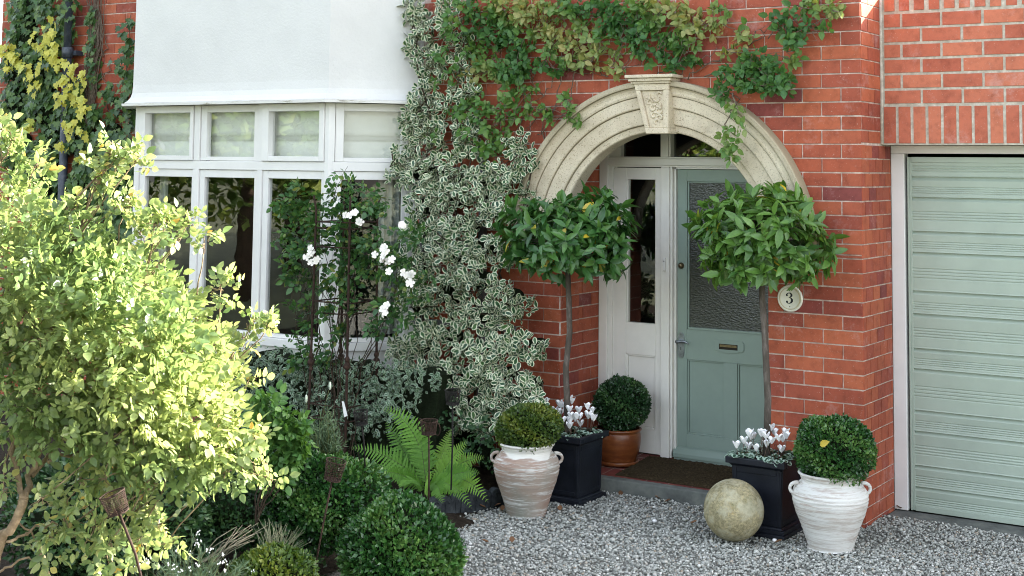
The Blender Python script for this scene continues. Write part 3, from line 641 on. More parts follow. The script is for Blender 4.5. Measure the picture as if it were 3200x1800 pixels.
# black rainwater pipe
mb = MB(); px = -6.785
mb.tube([(px, -.115, .05), (px, -.115, 2.905)], .036, 16); mb.tube([(px, -.115, 2.90), (px, -.115, 2.985)], [.047, .047], 16); mb.tube([(px, -.115, 2.985), (px, -.115, 5.0)], .034, 16)
mb.box(px-.075, px+.075, -.09, -.002, 2.92, 2.96)
H(mb.build('rainwater_pipe', PIPE))

# ------------------------------------------------------------------ garage
gar = empty('garage', (1.9, 1.0, 0), 'red brick garage with a pale green up-and-over door beside the house', 'garage')
gl = Vector(gar.location)
def Gp(o): o.parent = gar; o.location = o.location-gl; return o
GY, GTOP = .354, 3.082; GX = 4.2
mb = MB()
brickwork(mb, .020, GX, 2.4255, 2.979, (0, GY, 0), (1, 0, 0), (0, -1, 0), pu=.2395, pv=.0922, vph=2.4255, uph=.012, t=.013, prot=.005, ch=.002, odd=.5)
for i in range(48):                       # soldier course over the door, and the one under the roof
    x0 = .020+i*.0893; x1 = x0+.0893-.015+random.uniform(-.001, .001)
    for (z0, z1) in ((2.194, 2.414), (2.990, GTOP-.004)):
        xx = x0+(0 if z0 < 2.5 else .01); zz0 = z0+random.uniform(-.002, .002); p = .005+random.uniform(-.001, .001)
        vs = [(xx, GY+.004, zz0), (x1, GY+.004, zz0), (x1, GY+.004, z1), (xx, GY+.004, z1), (xx+.002, GY-p, zz0+.002), (x1-.002, GY-p, zz0+.002), (x1-.002, GY-p, z1-.002), (xx+.002, GY-p, z1-.002)]
        mb.add(vs, [(4, 5, 6, 7), (0, 1, 5, 4), (1, 2, 6, 5), (2, 3, 7, 6), (3, 0, 4, 7)], 0, (random.random(), 0, 0))
plane(mb, [(.0008, GY, 2.186), (GX, GY, 2.186), (GX, GY, GTOP), (.0008, GY, GTOP)], 1)
plane(mb, [(.0008, GY, 2.186), (GX, GY, 2.186), (GX, 5.0, 2.186), (.0008, 5.0, 2.186)], 1)
mb.box(.0015, GX, GY+.002, 5.0, 2.60, GTOP-.001, 2)
mb.box(3.2, GX, GY+.003, 5.0, 0, 2.5995, 2)
mb.box(.0015, 3.1995, 4.8, 5.0, 0, 2.5995, 2)
# mortar fillet where garage meets pier
mb.tube([(.006, GY-.006, 2.19), (.010, GY-.005, 2.5), (.006, GY-.006, 2.8), (.008, GY-.006, GTOP)], .011, 8, 1)
mb.box(.004, 3.19, GY+.03, GY+.10, 2.186, 2.1862, 1)
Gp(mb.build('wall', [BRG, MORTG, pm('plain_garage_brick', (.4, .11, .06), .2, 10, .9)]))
mb = MB()
GD = .53
fb(mb, .003, .084, .010, 2.136, GD, GD+.09); fb(mb, .003, 2.70, 2.1362, 2.1855, GD-.002, GD+.09); fb(mb, 2.56, 2.64, .010, 2.136, GD, GD+.09)
Gp(mb.build('door_frame', WHITE, bevel=.004))
mb = MB()
grooves = [1.995, 1.871, 1.667, 1.541, 1.31, 1.174, .968, .847, .602, .479, .278, .153]
x0, x1 = .125, 2.53; yb = GD+.016
pts = [(2.083, 0.0)]                       # (z, recess) profile down the panel
pts.append((2.083, .004))
def ribs(zs):
    for r in zs: pts.extend([(r+.0045, .004), (r+.0015, .0075), (r-.0015, .0075), (r-.0045, .004)])
ribs([2.06, 2.045, 2.03])
for g in grooves:
    pts += [(g+.010, .004), (g+.003, .000), (g+.0028, .017), (g-.004, .018), (g-.018, .004), (g-.022, .0015)]
    nxt = max([q for q in grooves if q < g], default=.03)
    ribs([g-(g-nxt)*k for k in ((.42, .50, .58, .66) if g-nxt > .15 else (.50, .60, .70, .80))])
pts += [(.045, .004), (.045, .0)]
vs = []
for z, d in pts: vs += [(x0, yb+d, z), (x1, yb+d, z)]
mb.add(vs, [(2*i, 2*i+2, 2*i+3, 2*i+1) for i in range(len(pts)-1)])
fb(mb, .0985, .1105, .013, 2.116, yb-.004, yb+.03); fb(mb, .1107, .1248, .015, 2.114, yb+.001, yb+.03); fb(mb, 2.5302, 2.5558, .013, 2.116, yb-.004, yb+.03)
fb(mb, .125, 2.53, 2.0832, 2.116, yb-.004, yb+.03); fb(mb, .125, 2.53, .013, .0448, yb-.002, yb+.03)
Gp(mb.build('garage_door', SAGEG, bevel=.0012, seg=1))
mb = MB(); room(mb, .0, 2.7, GD+.10, 3.2, -.01, 2.3); Gp(mb.build('interior', DARK))
mb = MB(); mb.box(.004, 3.1, .335, .56, -.06, .004); mb.add([], []); Gp(mb.build('threshold', CONC, bevel=.006))

# ------------------------------------------------------------------ small things on the house front
pl = empty('house_number_plaque', (-.438, -.006, 1.271), 'round cream house number plaque with a black 3 on the brick pier', 'sign')
mb = MB(); mb.lathe([(.0005, 0), (.079, 0), (.079, .006), (.075, .010), (.071, .0108), (.069, .0088), (.0005, .0088)], (0, 0, 0), 64)
o = mb.build('disc', pm('cream_enamel', (.76, .74, .64), .04, 20, .35, .05, 60, .5), pl); o.data.transform(Matrix.Rotation(radians(90), 4, 'X'))
mb = MB(); mb.lathe([(.0632, .0090), (.0632, .0098), (.0650, .0098), (.0650, .0090)], (0, 0, 0), 64); mb.lathe([(.0600, .0090), (.0600, .0095), (.0608, .0095), (.0608, .0090)], (0, 0, 0), 64)
o = mb.build('gold_ring', pm('gold_line', (.42, .30, .08), .1, 20, .4), pl); o.data.transform(Matrix.Rotation(radians(90), 4, 'X'))
mb = MB()
cl = [(-.0185, .0185, .0050), (-.0200, .0215, .0056), (-.0150, .0275, .0030), (-.0060, .0320, .0022), (.0040, .0310, .0042), (.0105, .0240, .0070), (.0110, .0170, .0074), (.0060, .0100, .0046), (-.0020, .0062, .0020), (-.0060, .0055, .0016)]
cl2 = [(-.0060, .0055, .0016), (.0010, .0050, .0020), (.0085, .0010, .0048), (.0135, -.0070, .0082), (.0130, -.0160, .0084), (.0075, -.0240, .0052), (-.0020, -.0290, .0026), (-.0120, -.0275, .0028), (-.0190, -.0220, .0050), (-.0185, -.0180, .0056)]
def stroke(cl):
    P = [Vector((x, 0, z)) for x, z, w_ in cl]; vs = []
    for i, p in enumerate(P):
        t_ = (P[min(i+1, len(P)-1)]-P[max(i-1, 0)]).normalized(); n_ = Vector((-t_.z, 0, t_.x)); w_ = cl[i][2]*.85
        vs += [p+n_*w_+Vector((0, -.0100, 0)), p-n_*w_+Vector((0, -.0100, 0)), p+n_*w_+Vector((0, -.0086, 0)), p-n_*w_+Vector((0, -.0086, 0))]
    fs = []
    for i in range(len(P)-1):
        a, b = 4*i, 4*i+4; fs += [(a, b, b+1, a+1), (a, a+2, b+2, b), (a+1, b+1, b+3, a+3)]
    mb.add(vs, fs)
stroke(cl); stroke(cl2)
for (x, z, r) in ((-.0175, .0180, .0058), (-.0170, -.0190, .0058)):
    mb.add([(x+r*cos(2*pi*i/16), -.0102, z+r*sin(2*pi*i/16)) for i in range(16)], [tuple(range(16))])
for z in (.046, -.048): mb.add([(.003*cos(2*pi*i/10), -.0100, z+.003*sin(2*pi*i/10)) for i in range(10)], [tuple(range(10))])
o = mb.build('numeral', pm('black_enamel', (.012, .014, .02), .1, 20, .4), pl)

mb = MB()                                 # coir mat
mx0, mx1, my0, my1 = -1.62, -.70, .012, .478
nx, ny = 90, 46; vs = []
for j in range(ny+1):
    for i in range(nx+1):
        xx = mx0+(mx1-mx0)*i/nx; yy = my0+(my1-my0)*j/ny
        e = 0 if i in (0, nx) or j in (0, ny) else 1
        vs.append((xx+(random.uniform(-.002, .002)), yy+random.uniform(-.002, .002), .0945+.0425*yy/.56+(.013+random.uniform(-.004, .004) if e else 0)))
mb.add(vs, [(j*(nx+1)+i, j*(nx+1)+i+1, (j+1)*(nx+1)+i+1, (j+1)*(nx+1)+i) for j in range(ny) for i in range(nx)])
tag(mb.build('doormat', MATC), 'brown coir doormat on the red tiled porch floor', 'doormat')

# ------------------------------------------------------------------ ground
def sheet(name, x0, x1, y0, y1, nx, ny, zf, mat, label=None):
    gx = np.linspace(x0, x1, nx+1); gy = np.linspace(y0, y1, ny+1); vs = [(x, y, zf(x, y)) for y in gy for x in gx]
    m = MB(); m.add(vs, [(j*(nx+1)+i, j*(nx+1)+i+1, (j+1)*(nx+1)+i+1, (j+1)*(nx+1)+i) for j in range(ny) for i in range(nx)], 0, (0, 0, 0), True)
    o = m.build(name, mat); o['kind'] = 'structure'; return o
sheet('ground', -120, 120, -120, 120, 8, 8, lambda x, y: -.05, pm('far_ground', (.10, .11, .06), .3, 1.5, .95, .5, 20))
# edge of the planting bed: from the bay past the urn towards the camera
def bedx(y): return -2.2 if y > -.5 else (-2.035+(-.96-y)*.32 if y > -1.26 else -1.94+(-1.26-y)*.78)          # X of the bed edge at a given Y
def gz(x, y): return .008*sin(x*3.1+y*1.3)+.006*sin(y*4.7-x*2.2)-.004
sheet('gravel_drive', -2.4, 4.5, -9.5, .345, 60, 80, lambda x, y: gz(x, y)-.006, GRAVB)
sheet('garden_soil', -9.0, -1.9, -9.0, -.0, 60, 60, lambda x, y: (.03 if x < bedx(y)-.06 else -.03)+.012*sin(x*7+y*3)+.01*sin(y*9-x*4), SOIL)
# loose stones: one mass
def stones(n, seed=3):
    g = np.random.default_rng(seed)
    ph = (1+sqrt(5))/2
    V = unit(np.array([(-1, ph, 0), (1, ph, 0), (-1, -ph, 0), (1, -ph, 0), (0, -1, ph), (0, 1, ph), (0, -1, -ph), (0, 1, -ph), (ph, 0, -1), (ph, 0, 1), (-ph, 0, -1), (-ph, 0, 1)], float))
    Fc = np.array([(0, 11, 5), (0, 5, 1), (0, 1, 7), (0, 7, 10), (0, 10, 11), (1, 5, 9), (5, 11, 4), (11, 10, 2), (10, 7, 6), (7, 1, 8), (3, 9, 4), (3, 4, 2), (3, 2, 6), (3, 6, 8), (3, 8, 9), (4, 9, 5), (2, 4, 11), (6, 2, 10), (8, 6, 7), (9, 8, 1)])
    X = g.uniform(-2.25, 1.5, n); Y = g.uniform(-3.3, .33, n)
    bx = np.where(Y > -.5, -2.2, np.where(Y > -1.26, -2.035+(-.96-Y)*.32, -1.94+(-1.26-Y)*.78))
    ok = (X > bx-.02-g.random(n)*.05) & ~((X > -2.06) & (X < -.54) & (Y > -.09)) & ~((Y > -.0) & (X < 0.0)) & ~((X < -1.9) & (Y > -.02)) & (Y > -3.2+(X+2)*.35)
    far = (Y < -1.9) & (X > .3); ok &= ~far
    X = X[ok]; Y = Y[ok]; m = len(X)
    sz = .0061*np.exp(g.normal(0, .28, m)); k = 12
    Q = unit(g.normal(size=(m, 4))); w_, x_, y_, z_ = Q.T
    Rm = np.stack([1-2*(y_*y_+z_*z_), 2*(x_*y_-z_*w_), 2*(x_*z_+y_*w_), 2*(x_*y_+z_*w_), 1-2*(x_*x_+z_*z_), 2*(y_*z_-x_*w_), 2*(x_*z_-y_*w_), 2*(y_*z_+x_*w_), 1-2*(x_*x_+y_*y_)], 1).reshape(m, 3, 3)
    L = V[None]*(1+g.normal(0, .13, (m, k, 1)))*g.uniform(.6, 1.35, (m, 1, 3))
    W = np.einsum('nij,nkj->nki', Rm, L)*sz[:, None, None]; W[:, :, 2] *= .8
    W[:, :, 0] += X[:, None]; W[:, :, 1] += Y[:, None]
    W[:, :, 2] += (.008*np.sin(X*3.1+Y*1.3)+.006*np.sin(Y*4.7-X*2.2)-.004)[:, None]+g.uniform(-.004, .009, m)[:, None]+np.where(Y > -.14, .004, 0)[:, None]
    me = bpy.data.meshes.new('gravel'); me.vertices.add(m*k); me.vertices.foreach_set('co', W.astype(np.float32).ravel())
    F_ = (Fc[None]+(np.arange(m)*k)[:, None, None]).reshape(-1); nf = m*20
    me.loops.add(nf*3); me.loops.foreach_set('vertex_index', F_.astype(np.int32)); me.polygons.add(nf)
    me.polygons.foreach_set('loop_start', (np.arange(nf)*3).astype(np.int32)); me.polygons.foreach_set('loop_total', np.full(nf, 3, np.int32))
    C = np.ones((m, k, 4), np.float32); C[:, :, 0] = g.random(m)[:, None]
    a = me.color_attributes.new('br', 'FLOAT_COLOR', 'POINT'); a.data.foreach_set('color', C.ravel()); me.materials.append(GRAV); me.update(calc_edges=True)
    o = bpy.data.objects.new('gravel', me); COL.objects.link(o)
    return tag(o, 'loose grey gravel of small stones covering the drive', 'gravel', kind='stuff')
stones(72000)

# scalloped edging stones between bed and gravel
for i, (x, y, rz, lab) in enumerate(((-2.135, -1.13, -1.2, 'dark scalloped edging stone behind the largest round box bush'), (-2.06, -.925, -1.2, 'dark scalloped edging stone under the drooping fern tips, middle of the row'), (-1.985, -.72, -1.2, 'dark scalloped edging stone in the shade beside the pinkish urn'))):
    m = MB(); pts = [(-.105, -.06)]
    pts += [(-.105+.07*k+.035-.035*cos(pi*j/8), .085+.03*sin(pi*j/8)) for k in range(3) for j in range(9)]; pts += [(.105, -.06)]
    m.poly(pts[::-1], -.02, .02)
    for k in range(3): m.tube([(-.07+.07*k+.022*cos(a), -.022, .08+.022*sin(a)-.01) for a in [pi*q/8 for q in range(9)]], .004, 6); m.box(-.07+.07*k-.003, -.07+.07*k+.003, -.024, -.018, -.0, .09)
    o = m.build('edging_stone', SLATEY, bevel=.003); o.location = (x, y, 0); o.rotation_euler = (radians(6), 0, -rz)
    tag(o, lab, 'edging', 'scalloped edging stones along the planting bed')

# ------------------------------------------------------------------ pots
def smoothprof(pts, n=5):
    out = []
    for i in range(len(pts)-1):
        p0 = pts[max(i-1, 0)]; p1 = pts[i]; p2 = pts[i+1]; p3 = pts[min(i+2, len(pts)-1)]
        for k in range(n):
            t_ = k/n
            out.append(tuple(.5*((2*p1[j])+(-p0[j]+p2[j])*t_+(2*p0[j]-5*p1[j]+4*p2[j]-p3[j])*t_**2+(-p0[j]+3*p1[j]-3*p2[j]+p3[j])*t_**3) for j in (0, 1)))
    out.append(pts[-1]); return out
def urn(loc, mat, s, zs, hrot, label, rimwhite=False):
    t = empty('urn', loc, label, 'urn', 'tall handled terracotta urns')
    P = [(.0005, .0), (.118, .0), (.121, .006), (.135, .06), (.158, .14), (.185, .22), (.201, .29), (.204, .335), (.192, .375), (.172, .402), (.157, .415), (.154, .428), (.163, .452), (.171, .462), (.171, .472), (.162, .475), (.150, .465), (.145, .43), (.0005, .425)]
    rings = []
    for (r, z) in smoothprof(P, 6): rings.append((max(.0004, r*(1+.006*sin(z*260)+.004*sin(z*610)))*s, z*zs))
    m = MB(); m.lathe(rings, n=72, cols=(lambda a, z: 1.0 if z > (.405+.012*sin(2*a)+.01*sin(5*a))*zs else 0.) if rimwhite else None, wob=.003)
    m.build('body', mat, t)
    for q in (0, pi):
        a = hrot+q; h = MB(); c = Vector((cos(a), sin(a), 0)); pts = []
        for k in range(15):
            u = k/14; th_ = pi*1.25*u-.35; pts.append(c*(.180+.036*sin(th_)+.004)*s+Vector((0, 0, .372*zs+.030*cos(th_)*s)))
        h.tube(pts, [.0085*s*(1+.35*abs(2*k/14-1)) for k in range(15)], 10); h.build('handle', mat, t)
    m = MB(); m.lathe([(.0005, .428*zs), (.150*s, .428*zs)], n=24); m.build('soil', SOIL, t)
    return t
urn((-1.775, -.795, -.008), URN1, .955, .875, radians(33), 'pinkish weathered terracotta urn with chalky rim, left of the doorstep', True)
urn((-.030, -.475, -.006), URN2, .995, .845, radians(33), 'chalk white ribbed urn in front of the brick pier by the garage')

m = MB(); prof = [(.165*sin(pi*i/40), -.165*cos(pi*i/40)) for i in range(41)]; prof[0] = (.0004, -.165); prof[-1] = (.0004, .165)
m.lathe(prof, n=80, wob=.004); o = m.build('stone_ball', BALL); o.location = (-.520, -.648, .160)
tag(o, 'round lichened stone ball resting on the gravel before the right-hand planter', 'stone ball')

# terracotta pot on the step
t = empty('terracotta_pot', (-1.735, .262, .1135), 'glazed brown terracotta pot with saucer on the porch floor', 'pot')
m = MB(); m.lathe(smoothprof([(.0005, .016), (.105, .016), (.125, .05), (.144, .11), (.149, .165), (.144, .20), (.140, .207), (.150, .213), (.155, .222), (.150, .230), (.140, .228), (.134, .20), (.0005, .195)], 5), n=64); m.build('pot_body', TERRA, t)
m = MB(); m.lathe([(.0005, .0), (.126, .0), (.134, .008), (.138, .024), (.132, .027), (.127, .020), (.0005, .014)], n=64); m.build('saucer', TERRA, t)
m = MB(); m.lathe([(.0005, .203), (.136, .203)], n=24); m.build('soil', SOIL, t)

def planter(cx, cy, lab):
    t = empty('planter', (cx, cy, 0), lab, 'planter', 'tall square black planters either side of the door')
    b = .150; r = .178; Hh = .405
    m = MB(); m.frustum(b-.012, b-.012, b, b, .045, Hh-.035)
    for (sx, sy) in ((1, 0), (-1, 0), (0, 1), (0, -1)):                # raised border of each side
        for (u0, u1, z0, z1) in ((-b*.93, -b*.80, .055, .36), (b*.80, b*.93, .055, .36), (-b*.795, b*.795, .325, .36), (-b*.795, b*.795, .055, .08)):
            q = lambda x, y, z: ((b-.012+.012*(z-.045)/.33+.003+y)*sx+x*(sy != 0), (b-.012+.012*(z-.045)/.33+.003+y)*sy+x*(sx != 0), z)
            m.box(u0, u1, -.004, .001, z0, z1, tf=q)
    m.build('box', BLACKP, t, bevel=.003)
    m = MB(); m.frustum(r-.012, r-.012, r-.012, r-.012, .012, .034); m.frustum(r-.004, r-.004, r-.006, r-.006, -.01, .0118); m.frustum(b+.004, b+.004, b-.006, b-.006, .0342, .0448); m.build('plinth', BLACKP, t, bevel=.003)
    m = MB()
    for (x0, x1, y0_, y1_) in ((-r, r, -r, -r+.03), (-r, r, r-.03, r), (-r, -r+.03, -r+.0302, r-.0302), (r-.03, r, -r+.0302, r-.0302)): m.box(x0, x1, y0_, y1_, Hh-.032, Hh+.003)
    m.frustum(b, b, r-.012, r-.012, Hh-.05, Hh-.0322); m.build('rim', BLACKP, t, bevel=.004)
    m = MB(); m.add([(-r+.03, -r+.03, Hh-.02), (r-.03, -r+.03, Hh-.02), (r-.03, r-.03, Hh-.02), (-r+.03, r-.03, Hh-.02)], [(0, 1, 2, 3)]); m.build('soil', SOIL, t)
    return t
PLL = (-1.740, -.352); PLR = (-.468, -.302)
planter(*PLL, 'square black planter left of the doorstep, behind the pinkish urn')
planter(*PLR, 'square black planter right of the doorstep, behind the stone ball')

# ------------------------------------------------------------------ clipped box balls
def boxball(name, c, R, n, mat, lab, cat='shrub', group=None, rz=None, leaf=.016, seed=1, amp=.07, stemz=None, T=T_KITE):
    """c = centre of the ball, R = (rx, ry, rz)"""
    g = np.random.default_rng(seed); base = (c[0], c[1], (stemz if stemz is not None else c[2]-R[2]))
    t = empty(name, base, lab, cat, group); off = np.array([0, 0, c[2]-base[2]])
    U = unit(g.normal(size=(n, 3))); U = U[U[:, 2] > -.88]; k = len(U)
    rr = lump(U, 6, amp, seed)*(1-.20*g.random(k)**1.6); spr = g.random(k) < .05; rr = np.where(spr, rr+.07*g.random(k), rr)
    Rv = np.array(R); P = U*Rv*rr[:, None]+off
    D = unit(U*.8+rv(k)*.75+np.array([0, 0, .25])); N = unit(U+rv(k)*.7)
    leaves('foliage', P, D, N, leaf*1.15*g.uniform(.7, 1.3, k), T, mat, t, rnd=np.clip(g.random(k)*.75+.35*np.clip(np.sin(U@np.array([3., 2., 5.])+seed), -.5, 1), 0, 1))
    m = MB(); q = []
    for i in range(13):
        for j in range(24):
            a = 2*pi*j/24; b_ = pi*i/12; u = np.array([[sin(b_)*cos(a), sin(b_)*sin(a), cos(b_)]]); f_ = .80*float(lump(u, 6, amp, seed)[0]); q.append(tuple((u[0]*Rv*f_+off).tolist()))
    m.add(q, [(i*24+j, i*24+(j+1) % 24, (i+1)*24+(j+1) % 24, (i+1)*24+j) for i in range(12) for j in range(24)], 0, (0, 0, 0), True); m.build('dark_core', CORE, t)  # opaque core added under the leaves, coloured like the shaded inside
    return t
boxball('box_ball', (-1.770,-0.795,0.489), (.188, .188, .140), 7500, L_BOXY, 'yellowish green clipped box ball in the pinkish urn', 'topiary', 'clipped box balls in pots', seed=2, leaf=.0165, stemz=.36)
boxball('box_ball', (-0.007,-0.475,0.522), (.212, .212, .182), 9000, L_BOX, 'bright green clipped box ball in the chalk white urn', 'topiary', 'clipped box balls in pots', seed=5, leaf=.018, amp=.09, stemz=.36)
boxball('box_ball', (-1.716,0.262,0.491), (.180, .180, .168), 7500, L_BOXD, 'dark green clipped box ball in the brown terracotta pot', 'topiary', 'clipped box balls in pots', seed=8, leaf=.0165, amp=.05, stemz=.30)
boxball('box_bush', (-1.282,-2.697,0.210), (.284, .284, .280), 14500, L_BOX, 'large round green box bush at the edge of the gravel', 'topiary', 'clipped box bushes in the bed', seed=11, leaf=.023, amp=.09)
boxball('box_bush', (-1.934,-2.476,0.371), (.310, .300, .265), 15000, L_BOX, 'round green box bush left of the fern, behind the largest bush', 'topiary', 'clipped box bushes in the bed', seed=14, leaf=.022, amp=.10)
boxball('box_bush', (-1.453,-3.346,0.232), (.185, .185, .165), 7000, L_BOXY, 'small pale green box bush at the bottom of the bed', 'topiary', 'clipped box bushes in the bed', seed=17, leaf=.020, amp=.07)
boxball('box_bush', (-2.405,-2.772,0.302), (.33, .28, .20), 9000, L_BOXD, 'dark low box bush in the shade under the sunlit shrub', 'topiary', 'clipped box bushes in the bed', seed=19, leaf=.021, amp=.14)
boxball('box_bush', (-2.529,-3.336,0.365), (.45, .35, .32), 9000, L_BOXD, 'dark box bush at the left edge behind the metal candle cup', 'topiary', 'clipped box bushes in the bed', seed=23, leaf=.024, amp=.14)

# ------------------------------------------------------------------ bay trees
def crown_leaves(c, R, n, leaf, g, T, mat, parent, name='crown', droop=.35, thick=.45, ks=5, spread=.9):
    U = unit(g.normal(size=(n//ks, 3))); U = U[U[:, 2] > -.80]; k = len(U); rr = lump(U, 6, .10, int(g.integers(1e6)))*(1-thick*g.random(k)**1.5)
    tips = U*np.array(R)*rr[:, None]; P = []; D = []; N = []
    for j in range(ks):
        ax = unit(U*np.array([1, 1, .75])+rv(k)*.35+np.array([0, 0, .12])); side = unit(np.cross(ax, rv(k)))
        d = unit(ax*g.uniform(.25, 1.1, (k, 1))+side*spread-np.array([0, 0, droop])*g.uniform(.2, 1.3, (k, 1)))
        P.append(tips+ax*g.uniform(-.03, .02, (k, 1))); D.append(d); N.append(unit(ax*.9+np.array([0, 0, .5])+rv(k)*.35))
    P = np.concatenate(P)+np.array(c); D = np.concatenate(D); N = np.concatenate(N)
    return leaves(name, P, D, N, leaf*g.uniform(.65, 1.2, len(P)), T, mat, parent), tips
def baytree(base, crown, R, mat, lab, seed, trunk, leaf=.098):
    g = np.random.default_rng(seed); t = empty('bay_tree', base, lab, 'tree', 'standard bay trees in planters'); b = Vector(base); c = Vector(crown)-b
    _, tips = crown_leaves(c, R, 1900, leaf, g, T_BAY, mat, t)
    m = MB(); m.tube([Vector(p)-b for p in trunk], [.021, .020, .019, .019, .018, .017][:len(trunk)], 12)
    for i in range(46):
        tp = Vector(tips[int(g.integers(len(tips)))]); m.tube([c+Vector((0, 0, -.10)), c+tp*.5+Vector((0, 0, -.03)), c+tp], [.006, .004, .002], 5)
    m.build('trunk', BAYBARK, t); return t
bz = .385
bl = Vector((-1.760,-0.352,0.363)); br = Vector((-0.470,-0.302,0.445))
baytree((bl.x, -.352, bz), (-1.764,-0.352,1.601), (.40, .36, .275), L_BAY, 'round-headed bay tree with dark leaves and a bent bare stem, left of the door', 31,
        [(bl.x, -.352, bz), (-1.762,-0.352,0.595), (-1.773,-0.352,0.789), (-1.747,-0.352,1.007), (-1.754,-0.352,1.203), (-1.770,-0.352,1.478)])
baytree((br.x, -.302, bz), (-0.485,-0.302,1.620), (.365, .34, .285), L_BAYR, 'round-headed bay tree with bright leaves in front of the brick pier', 34,
        [(br.x, -.302, bz), (-0.459,-0.302,0.716), (-0.470,-0.302,0.931), (-0.477,-0.302,1.094), (-0.492,-0.302,1.275), (-0.495,-0.302,1.531)], .100)

# ------------------------------------------------------------------ cyclamen
def cyclamen(x, y, z, n, g, lab, grp, s=1.0):
    t = empty('cyclamen', (x, y, z), lab, 'flower', grp)
    k = 26; a = g.uniform(0, 2*pi, k); r = .012+.052*np.sqrt(g.random(k)); P = np.stack([r*np.cos(a), r*np.sin(a), .028+.022*g.random(k)-.2*r], 1)
    D = np.stack([np.cos(a), np.sin(a), -.25+.0*a], 1)+rv(k)*.35; leaves('leaf_clump', P, D, np.tile([0, 0, 1.], (k, 1))+rv(k)*.35, .042*g.uniform(.8, 1.2, k), tmpl([(.1, .38), (.45, .52), (.8, .34)], .15, .15), L_CYC, t)
    for i in range(n):
        fx, fy = g.uniform(-.06, .06, 2); fz = (.045+.115*g.random())*s; m = MB()
        m.tube([(fx*.3, fy*.3, 0), (fx*.8, fy*.8, fz*.6), (fx, fy, fz)], .0016, 5, 1)
        for j in range(4):                # reflexed petals
            b_ = 2*pi*j/4+fx*40+g.uniform(-.2, .2); ca, sa = cos(b_), sin(b_); q = []
            for (u, w_, h) in ((.002, .002, 0), (.007, .008, .009), (.013, .0135, .023), (.020, .012, .034), (.023, .004, .040)):
                for sd in (-1, 0, 1): q.append((fx+ca*(u+(.002 if sd == 0 else 0))-sa*w_*sd, fy+sa*(u+(.002 if sd == 0 else 0))+ca*w_*sd, fz+h))
            m.add(q, [(3*r_+c_, 3*r_+c_+1, 3*r_+c_+4, 3*r_+c_+3) for r_ in range(4) for c_ in range(2)], 0, (0, 0, 0), True)
        m.build('flower', [PETAL, STEMR], t)
g = np.random.default_rng(41)
for i, (dx, dy, n, ll) in enumerate(((-.10, -.09, 5, 'front corner nearest the urn'), (.07, -.085, 8, 'front right, before the bare stem'), (-.085, .07, 8, 'back left, behind the bare stem'), (.085, .07, 8, 'back right, nearest the dark box ball'))):
    cyclamen(PLL[0]+dx, PLL[1]+dy, .385, n, g, 'white cyclamen in the left black planter, '+ll, 'white cyclamen in the left planter', 1.25 if dx < 0 else 1.0)
for i, (dx, dy, n, ll) in enumerate(((-.115, -.105, 4, 'leftmost at the front edge'), (.01, -.115, 4, 'middle of the front edge'), (.105, -.10, 4, 'front right, next to the urn'), (-.09, .06, 4, 'back left, near the green door'), (.07, .06, 5, 'back right, against the brick pier'))):
    cyclamen(PLR[0]+dx, PLR[1]+dy, .385, n, g, 'white cyclamen in the right black planter, '+ll, 'white cyclamen in the right planter', 1.0)

# ------------------------------------------------------------------ climbing plants
def blobs_sample(bl, dens, g, ydep=.10, p=None):
    """bl: (x,y,z,rx,rz) blobs lying against the wall -> sample points, density per m2"""
    out = []
    for (x, y, z, rx, rz) in bl:
        n = max(3, int(dens*pi*rx*rz)); a = g.uniform(0, 2*pi, n); r = np.sqrt(g.random(n))*1.08
        q = np.stack([x+rx*r*np.cos(a), y+ydep*(.35-(1-r*r)*.9*g.random(n)), z+rz*r*np.sin(a)], 1); out.append(q)
    return np.concatenate(out)
def rosettes(name, C, k, g, leaf, T, mat, parent, out=(0, -1, .25), up=.35, spread=1.0, stem=.03, sj=.42, rnd=None, ymax=-.012):
    m = len(C); ax = unit(np.array(out)+rv(m)*.75); P = []; D = []; N = []
    for j in range(k):
        u = unit(rv(m)); side = unit(u-ax*(u*ax).sum(1, keepdims=True)); lift = g.uniform(.1, .9, (m, 1))
        d = unit(side*spread+ax*lift+np.array([0, 0, up])*g.random((m, 1))-np.array([0, 0, .2])*g.random((m, 1)))
        P.append(C+ax*stem*g.uniform(-.8, .6, (m, 1))+side*.006); D.append(d); N.append(unit(ax*1.0+np.array([0, 0, .35])-d*.15+rv(m)*.45))
    P = np.concatenate(P); D = np.concatenate(D); N = np.concatenate(N); P[:, 1] = np.minimum(P[:, 1], ymax+P[:, 1]*0) if ymax is not None else P[:, 1]
    r = None if rnd is None else np.clip(np.tile(rnd, k)+g.normal(0, .12, len(P)), 0, 1)
    return leaves(name, P, D, N, leaf*g.uniform(1-sj, 1+sj, len(P)), T, mat, parent, rnd=r)
def vines(m, starts, ends, g, rad=.004, wob=.06, y=-.02, n=9, mi=0):
    for s_, e_ in zip(starts, ends):
        s_ = np.array(s_, float); e_ = np.array(e_, float); pts = []
        for i in range(n+1):
            t_ = i/n; p = s_+(e_-s_)*t_+g.normal(0, wob*.25, 3)*np.array([1, .15, 1])*(0 < i < n)+np.array([wob*sin(t_*5+s_[0]*7), 0, wob*.5*sin(t_*4+s_[2]*5)])*sin(pi*t_)
            p[1] = min(p[1], y); pts.append(p)
        m.tube(pts, [rad*(1-.6*i/n) for i in range(n+1)], 5, mi)

